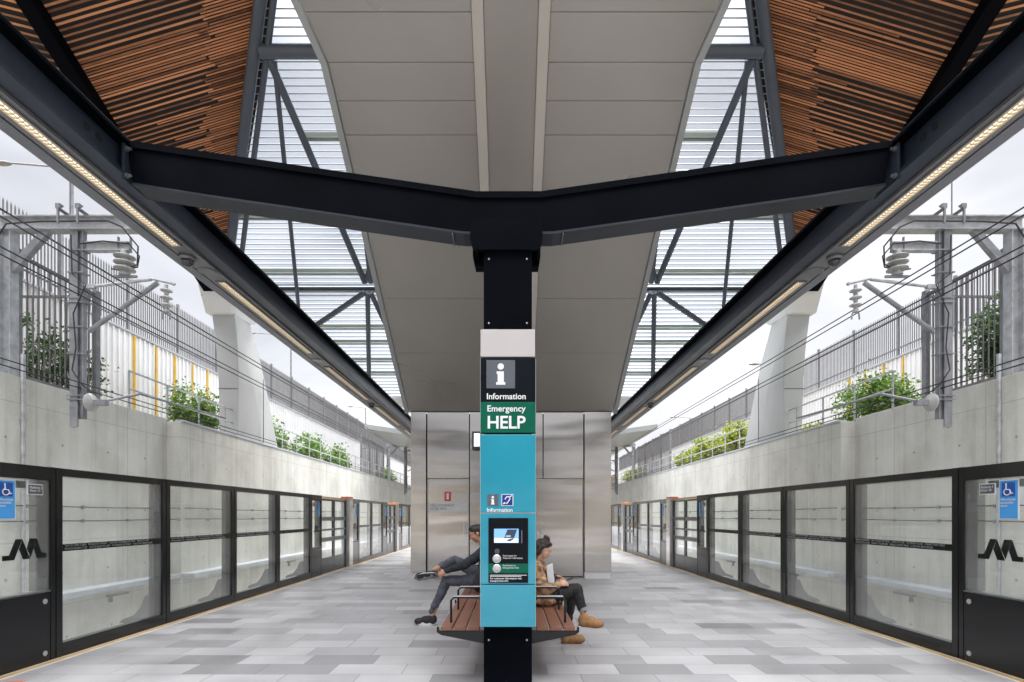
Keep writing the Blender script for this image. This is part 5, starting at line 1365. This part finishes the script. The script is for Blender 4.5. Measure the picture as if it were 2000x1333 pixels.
def man():
    D = 7.48
    t = thing('person', "man in dark jacket sitting with one ankle crossed over his knee, head bowed", 'person', (-0.6, D, 0))
    pel = Vector((-0.31,D,0.61)); ch = Vector((-0.33,D,0.98)); nk = Vector((-0.385,D,1.115)); hc = Vector((-0.475,D-0.02,1.245))
    face = (-0.86,-0.12,-0.42); upv = (-0.3,0,1)
    sl, sr = Vector((-0.36,D-0.185,1.02)), Vector((-0.36,D+0.185,1.02))
    el, er = Vector((-0.62,D-0.26,0.84)), Vector((-0.58,D+0.24,0.82))
    wl, wr = Vector((-0.875,D-0.20,0.755)), Vector((-0.70,D+0.12,0.82))
    hl, hr = Vector((-0.33,D-0.10,0.61)), Vector((-0.33,D+0.10,0.61))
    kl, kr = Vector((-0.875,D-0.12,0.615)), Vector((-0.80,D+0.26,0.86))
    al, ar = Vector((-1.085,D-0.06,0.125)), Vector((-1.01,D-0.10,0.775))
    b = MB()
    b.ball(pel, (0.14,0.165,0.11), 16, 10); b.ball((pel+ch)/2, (0.11,0.145,0.17), 16, 10); b.ball(ch, (0.115,0.165,0.14), 16, 10)
    limb(b, [sl, sr], [0.06,0.06]); limb(b, [ch+Vector((0,0,0.08)), nk, hc+Vector((0.035,0,-0.05))], [0.075,0.058,0.052])
    limb(b, [sl, el, wl], [0.050,0.040,0.028]); limb(b, [sr, er, wr], [0.050,0.040,0.028])
    hand(b, wl, (-0.82,-0.05,-0.55), (-0.2,-0.9,0.3), (0,0.2,1), 0.75)
    hand(b, wr, (-0.95,-0.3,-0.1), (0,0.1,1), (0,-1,0), 0.35)
    limb(b, [hl, kl, al], [0.078,0.052,0.036]); limb(b, [hr, kr, ar], [0.078,0.052,0.036])
    limb(b, [al, al+Vector((-0.03,0,-0.04))], [0.036,0.030]); limb(b, [ar, ar+Vector((-0.03,0.0,-0.01))], [0.036,0.030])
    pt, Rm = head(b, hc, face, upv, 1.0)
    body = b.build('body', 'skin_m', t, True); fuse(body, 0.0065, 3)
    eyes(pt, Rm, t)
    h = MB()
    h.ball(pt(-0.022,0,0.048), (0.096,0.079,0.080), 18, 12, Rm); h.ball(pt(-0.055,0,0.0), (0.055,0.068,0.075), 14, 9, Rm)
    h.ball(pt(0.018,0,0.100), (0.058,0.058,0.030), 14, 9, Rm); h.ball(pt(-0.045,0,-0.015), (0.058,0.072,0.066), 14, 9, Rm); h.ball(pt(0.0,0,0.02), (0.052,0.0785,0.050), 14, 9, Rm)
    for q in range(26):
        rn = random.Random(q*7); a_ = rn.uniform(-0.06,0.055); b_ = rn.uniform(-0.05,0.05); p0 = pt(a_, b_, 0.118-abs(a_)*0.35-abs(b_)*0.3); h.tube(p0, p0+Vector((-0.012+rn.uniform(-.01,.01), rn.uniform(-.01,.01), 0.018)), 0.010, 0.004, 6)
    o = h.build('hair', 'hair', t, True); fuse(o, 0.006, 2)
    # jacket
    j = MB()
    j.ball(pel+Vector((0,0,0.06)), (0.15,0.18,0.11), 16, 10); j.ball((pel+ch)/2, (0.135,0.17,0.19), 16, 10); j.ball(ch+Vector((0.01,0,0)), (0.14,0.19,0.155), 16, 10)
    limb(j, [sl+Vector((0,0.02,0.0)), sr-Vector((0,0.02,0.0))], [0.078,0.078]); limb(j, [ch+Vector((0,0,0.1)), nk+Vector((0.01,0,-0.005))], [0.10,0.068])
    limb(j, [sl, el, wl.lerp(el,0.06)], [0.074,0.060,0.041]); limb(j, [sr, er, wr.lerp(er,0.08)], [0.074,0.060,0.041])
    for q in range(7):   # folds at elbows
        f = q/6; p = el.lerp(wl, 0.1+0.5*f); j.ball(p+Vector((0,0,0.005)), (0.03,0.062-0.016*f,0.062-0.016*f), 10, 7)
    o = j.build('jacket', 'jacket', t, True); fuse(o, 0.008, 4); folds(o, 0.030, 0.075)
    c_ = MB().tube(wl.lerp(el,0.09), wl.lerp(el,-0.01), 0.040, 0.038, 14); c_.build('cuff','rubber',t,True)
    # trousers
    p_ = MB()
    p_.ball(pel+Vector((0,0,-0.015)), (0.155,0.185,0.10), 16, 10)
    limb(p_, [hl, hl.lerp(kl,0.5), kl, kl.lerp(al,0.35), al+Vector((0.005,0,0.06))], [0.098,0.088,0.070,0.064,0.046])
    limb(p_, [hr, hr.lerp(kr,0.5), kr, kr.lerp(ar,0.4), ar.lerp(kr,0.16)], [0.098,0.088,0.070,0.062,0.048])
    for q, (A_, B_) in enumerate(((hl,kl),(kl,al),(hr,kr),(kr,ar))):
        rn = random.Random(q)
        for i in range(4):
            f = 0.1+0.8*rn.random(); c2 = A_.lerp(B_, f)+Vector((rn.uniform(-.02,.02),rn.uniform(-.03,.0),rn.uniform(-.02,.02)))
            p_.ball(c2, (0.05,0.05,0.05), 10, 7)
    o = p_.build('trousers', 'trouser', t, True); fuse(o, 0.008, 4); folds(o, 0.028, 0.065)
    shoe(t, (-1.02, D-0.06, 0.0), (-1.33, D-0.03, 0.0), (0,0,1), 'shoe', 'shoe_sole', ankle=al)
    shoe(t, (-0.985, D-0.155, 0.70), (-1.28, D-0.21, 0.66), (0.25,0.90,0.14), 'shoe', 'shoe_sole', ankle=ar)
    # backpack behind him on the seat, black
    g2 = thing('backpack', "black backpack standing on the bench at the man's side", 'bag', (-0.33, 7.0, 0.5))
    m2 = MB().ball((-0.36,7.03,0.67), (0.11,0.12,0.18), 16, 10).ball((-0.42,7.03,0.62), (0.08,0.10,0.11), 14, 9)
    o = m2.build('bag_body', 'rubber', g2, True); fuse(o, 0.008, 3)
    MB().path([(-0.30,7.03,0.82),(-0.33,7.03,0.90),(-0.38,7.03,0.90),(-0.40,7.03,0.82)], 0.010, 8).build('strap','rubber',g2,True)
man()

def woman():
    D = 6.12
    t = thing('person', "woman in tan patterned jacket and tan boots looking down at her phone, legs crossed", 'person', (0.5, D, 0))
    pel = Vector((0.33,D,0.60)); ch = Vector((0.275,D,0.88)); nk = Vector((0.29,D,0.985)); hc = Vector((0.362,D-0.02,1.115))
    face = (0.86,-0.15,-0.42); upv = (0.35,0,1)
    sr, sl = Vector((0.275,D-0.165,0.91)), Vector((0.275,D+0.165,0.91))
    er, el = Vector((0.375,D-0.23,0.685)), Vector((0.37,D+0.22,0.70))
    wr, wl = Vector((0.525,D-0.13,0.745)), Vector((0.50,D+0.08,0.80))
    hr, hl = Vector((0.33,D-0.09,0.60)), Vector((0.33,D+0.09,0.60))
    kr, kl = Vector((0.735,D-0.03,0.675)), Vector((0.70,D+0.18,0.58))
    ar, al = Vector((0.815,D-0.02,0.385)), Vector((0.665,D+0.24,0.14))
    b = MB()
    b.ball(pel, (0.13,0.16,0.10), 16, 10); b.ball((pel+ch)/2, (0.10,0.125,0.15), 16, 10); b.ball(ch, (0.10,0.14,0.12), 16, 10)
    limb(b, [sl, sr], [0.05,0.05]); limb(b, [ch+Vector((0,0,0.06)), nk, hc+Vector((-0.03,0,-0.05))], [0.065,0.048,0.044])
    limb(b, [sl, el, wl], [0.042,0.035,0.024]); limb(b, [sr, er, wr], [0.042,0.035,0.024])
    hand(b, wr, (0.9,0.15,0.12), (0.1,-0.75,0.55), (0,0.2,1), 0.8)
    hand(b, wl, (0.85,-0.4,-0.1), (0.2,0.5,0.8), (0,-0.5,0.8), 0.6)
    limb(b, [hl, kl, al], [0.070,0.046,0.033]); limb(b, [hr, kr, ar, ar+Vector((0.02,0,-0.05))], [0.070,0.046,0.034,0.032])
    pt, Rm = head(b, hc, face, upv, 0.94)
    body = b.build('body', 'skin_w', t, True); fuse(body, 0.0065, 3)
    eyes(pt, Rm, t, 0.94)
    h = MB(); k = 0.94
    h.ball(pt(-0.026,0,0.046), (0.098*k,0.082*k,0.084*k), 18, 12, Rm); h.ball(pt(0.022,0,0.092), (0.052,0.058,0.028), 14, 9, Rm)
    limb(h, [pt(-0.06,0,0.02), pt(-0.085,0,-0.06), pt(-0.10,0.0,-0.16), pt(-0.12,0.0,-0.25)], [0.075,0.070,0.060,0.035])
    for q in (-1,1): limb(h, [pt(-0.02,q*0.072,0.03), pt(-0.03,q*0.076,-0.05), pt(-0.06,q*0.07,-0.12)], [0.028,0.026,0.018])
    h.ball(pt(-0.015,0.0,0.135), (0.038,0.034,0.032), 12, 8, Rm); h.ball(pt(-0.045,0.012,0.150), (0.024,0.024,0.022), 10, 8, Rm)
    o = h.build('hair', 'hair_b', t, True); fuse(o, 0.006, 2); folds(o, 0.016, 0.03)
    MB().lathe([(0.030,0),(0.034,0.008),(0.030,0.016)], pt(-0.012,0,0.108), Vector(upv), 14).build('hair_tie', 'cap', t, True)
    j = MB()
    j.ball(pel+Vector((-0.02,0,0.03)), (0.15,0.185,0.10), 16, 10); j.ball((pel+ch)/2, (0.135,0.165,0.17), 16, 10); j.ball(ch, (0.13,0.175,0.135), 16, 10)
    limb(j, [sl-Vector((0,0.02,0)), sr+Vector((0,0.02,0))], [0.072,0.072]); limb(j, [ch+Vector((0,0,0.08)), nk], [0.09,0.062])
    limb(j, [sl, el, wl.lerp(el,0.1)], [0.072,0.062,0.042]); limb(j, [sr, er, wr.lerp(er,0.1)], [0.072,0.064,0.044])
    for q in range(8):
        rn = random.Random(q+40); f = rn.random(); j.ball(sr.lerp(er,f)+Vector((rn.uniform(-.02,.03),rn.uniform(-.03,0),0)), (0.06,0.05,0.035), 10, 7)
    j.ball((0.38,D-0.17,0.555), (0.12,0.05,0.05), 12, 8)
    o = j.build('jacket', 'camo', t, True); fuse(o, 0.008, 3); folds(o, 0.034, 0.065)
    MB().lathe([(0.056,0),(0.062,0.012),(0.060,0.03)], nk+Vector((0.004,0,-0.02)), (0.15,0,1), 18).build('collar', 'cuff', t, True)
    p_ = MB()
    p_.ball(pel+Vector((0.01,0,-0.02)), (0.15,0.18,0.09), 16, 10)
    limb(p_, [hl, hl.lerp(kl,0.5), kl, kl.lerp(al,0.4), al+Vector((0.0,0,0.12))], [0.090,0.080,0.064,0.056,0.050])
    limb(p_, [hr, hr.lerp(kr,0.5), kr, kr.lerp(ar,0.5), ar+Vector((-0.01,0,0.07))], [0.092,0.084,0.068,0.060,0.052])
    o = p_.build('trousers', 'pants', t, True); fuse(o, 0.008, 4); folds(o, 0.024, 0.06)
    MB().tube(ar+Vector((-0.014,0,0.085)), ar+Vector((-0.004,0,0.045)), 0.056, 0.055, 16).build('trouser_cuff', 'cuff', t, True)
    shoe(t, (0.765, D-0.03, 0.262), (1.05, D-0.06, 0.235), (0.05,0,1), 'boot', 'boot_sole', boot=True, ankle=ar+Vector((0,0,-0.02)))
    shoe(t, (0.60, D+0.24, 0.0), (0.88, D+0.26, 0.0), (0,0,1), 'boot', 'boot_sole', boot=True, ankle=al)
    # phone in her hand and white booklet
    ph = MB().hexa([(0.575,D-0.13,0.735),(0.60,D-0.13,0.735),(0.66,D-0.02,0.765),(0.64,D-0.02,0.765),(0.59,D-0.13,0.742),(0.60,D-0.13,0.742),(0.665,D-0.02,0.772),(0.645,D-0.02,0.772)]).box(0.0,0,0,0,0,0)
    ph = MB()
    c = Vector((0.625,D-0.07,0.775)); a1 = Vector((0.75,0.0,0.35)).normalized()*0.07; b1 = Vector((0,1,0))*0.034; n1 = a1.cross(b1).normalized()*0.004
    ph.hexa([c-a1-b1-n1, c+a1-b1-n1, c+a1+b1-n1, c-a1+b1-n1, c-a1-b1+n1, c+a1-b1+n1, c+a1+b1+n1, c-a1+b1+n1])
    o = ph.build('phone', 'rubber', loc=tuple(c), bevel=0.002); tag(o, "slim dark phone held in the seated woman's hands", 'phone')
    bk = MB(); 
    q = [(0.385,D-0.20,0.94),(0.445,D-0.20,0.965),(0.475,D-0.19,0.735),(0.405,D-0.19,0.735)]
    bk.hexa([q[3], q[2], (q[2][0]+0.02,q[2][1]+0.16,q[2][2]), (q[3][0]+0.02,q[3][1]+0.16,q[3][2]), q[0], q[1], (q[1][0]+0.02,q[1][1]+0.16,q[1][2]), (q[0][0]+0.02,q[0][1]+0.16,q[0][2])])
    o = bk.build('paper_bag', 'paper', loc=(0.43,D-0.12,0.74), bevel=0.004); tag(o, "narrow white paper bag held upright against the woman's chest", 'paper bag')
    MB().lathe([(0.031,-0.012),(0.034,0),(0.031,0.012)], wl, (0.85,-0.4,-0.1), 16).build('watch', 'rubber', t, True)
woman()
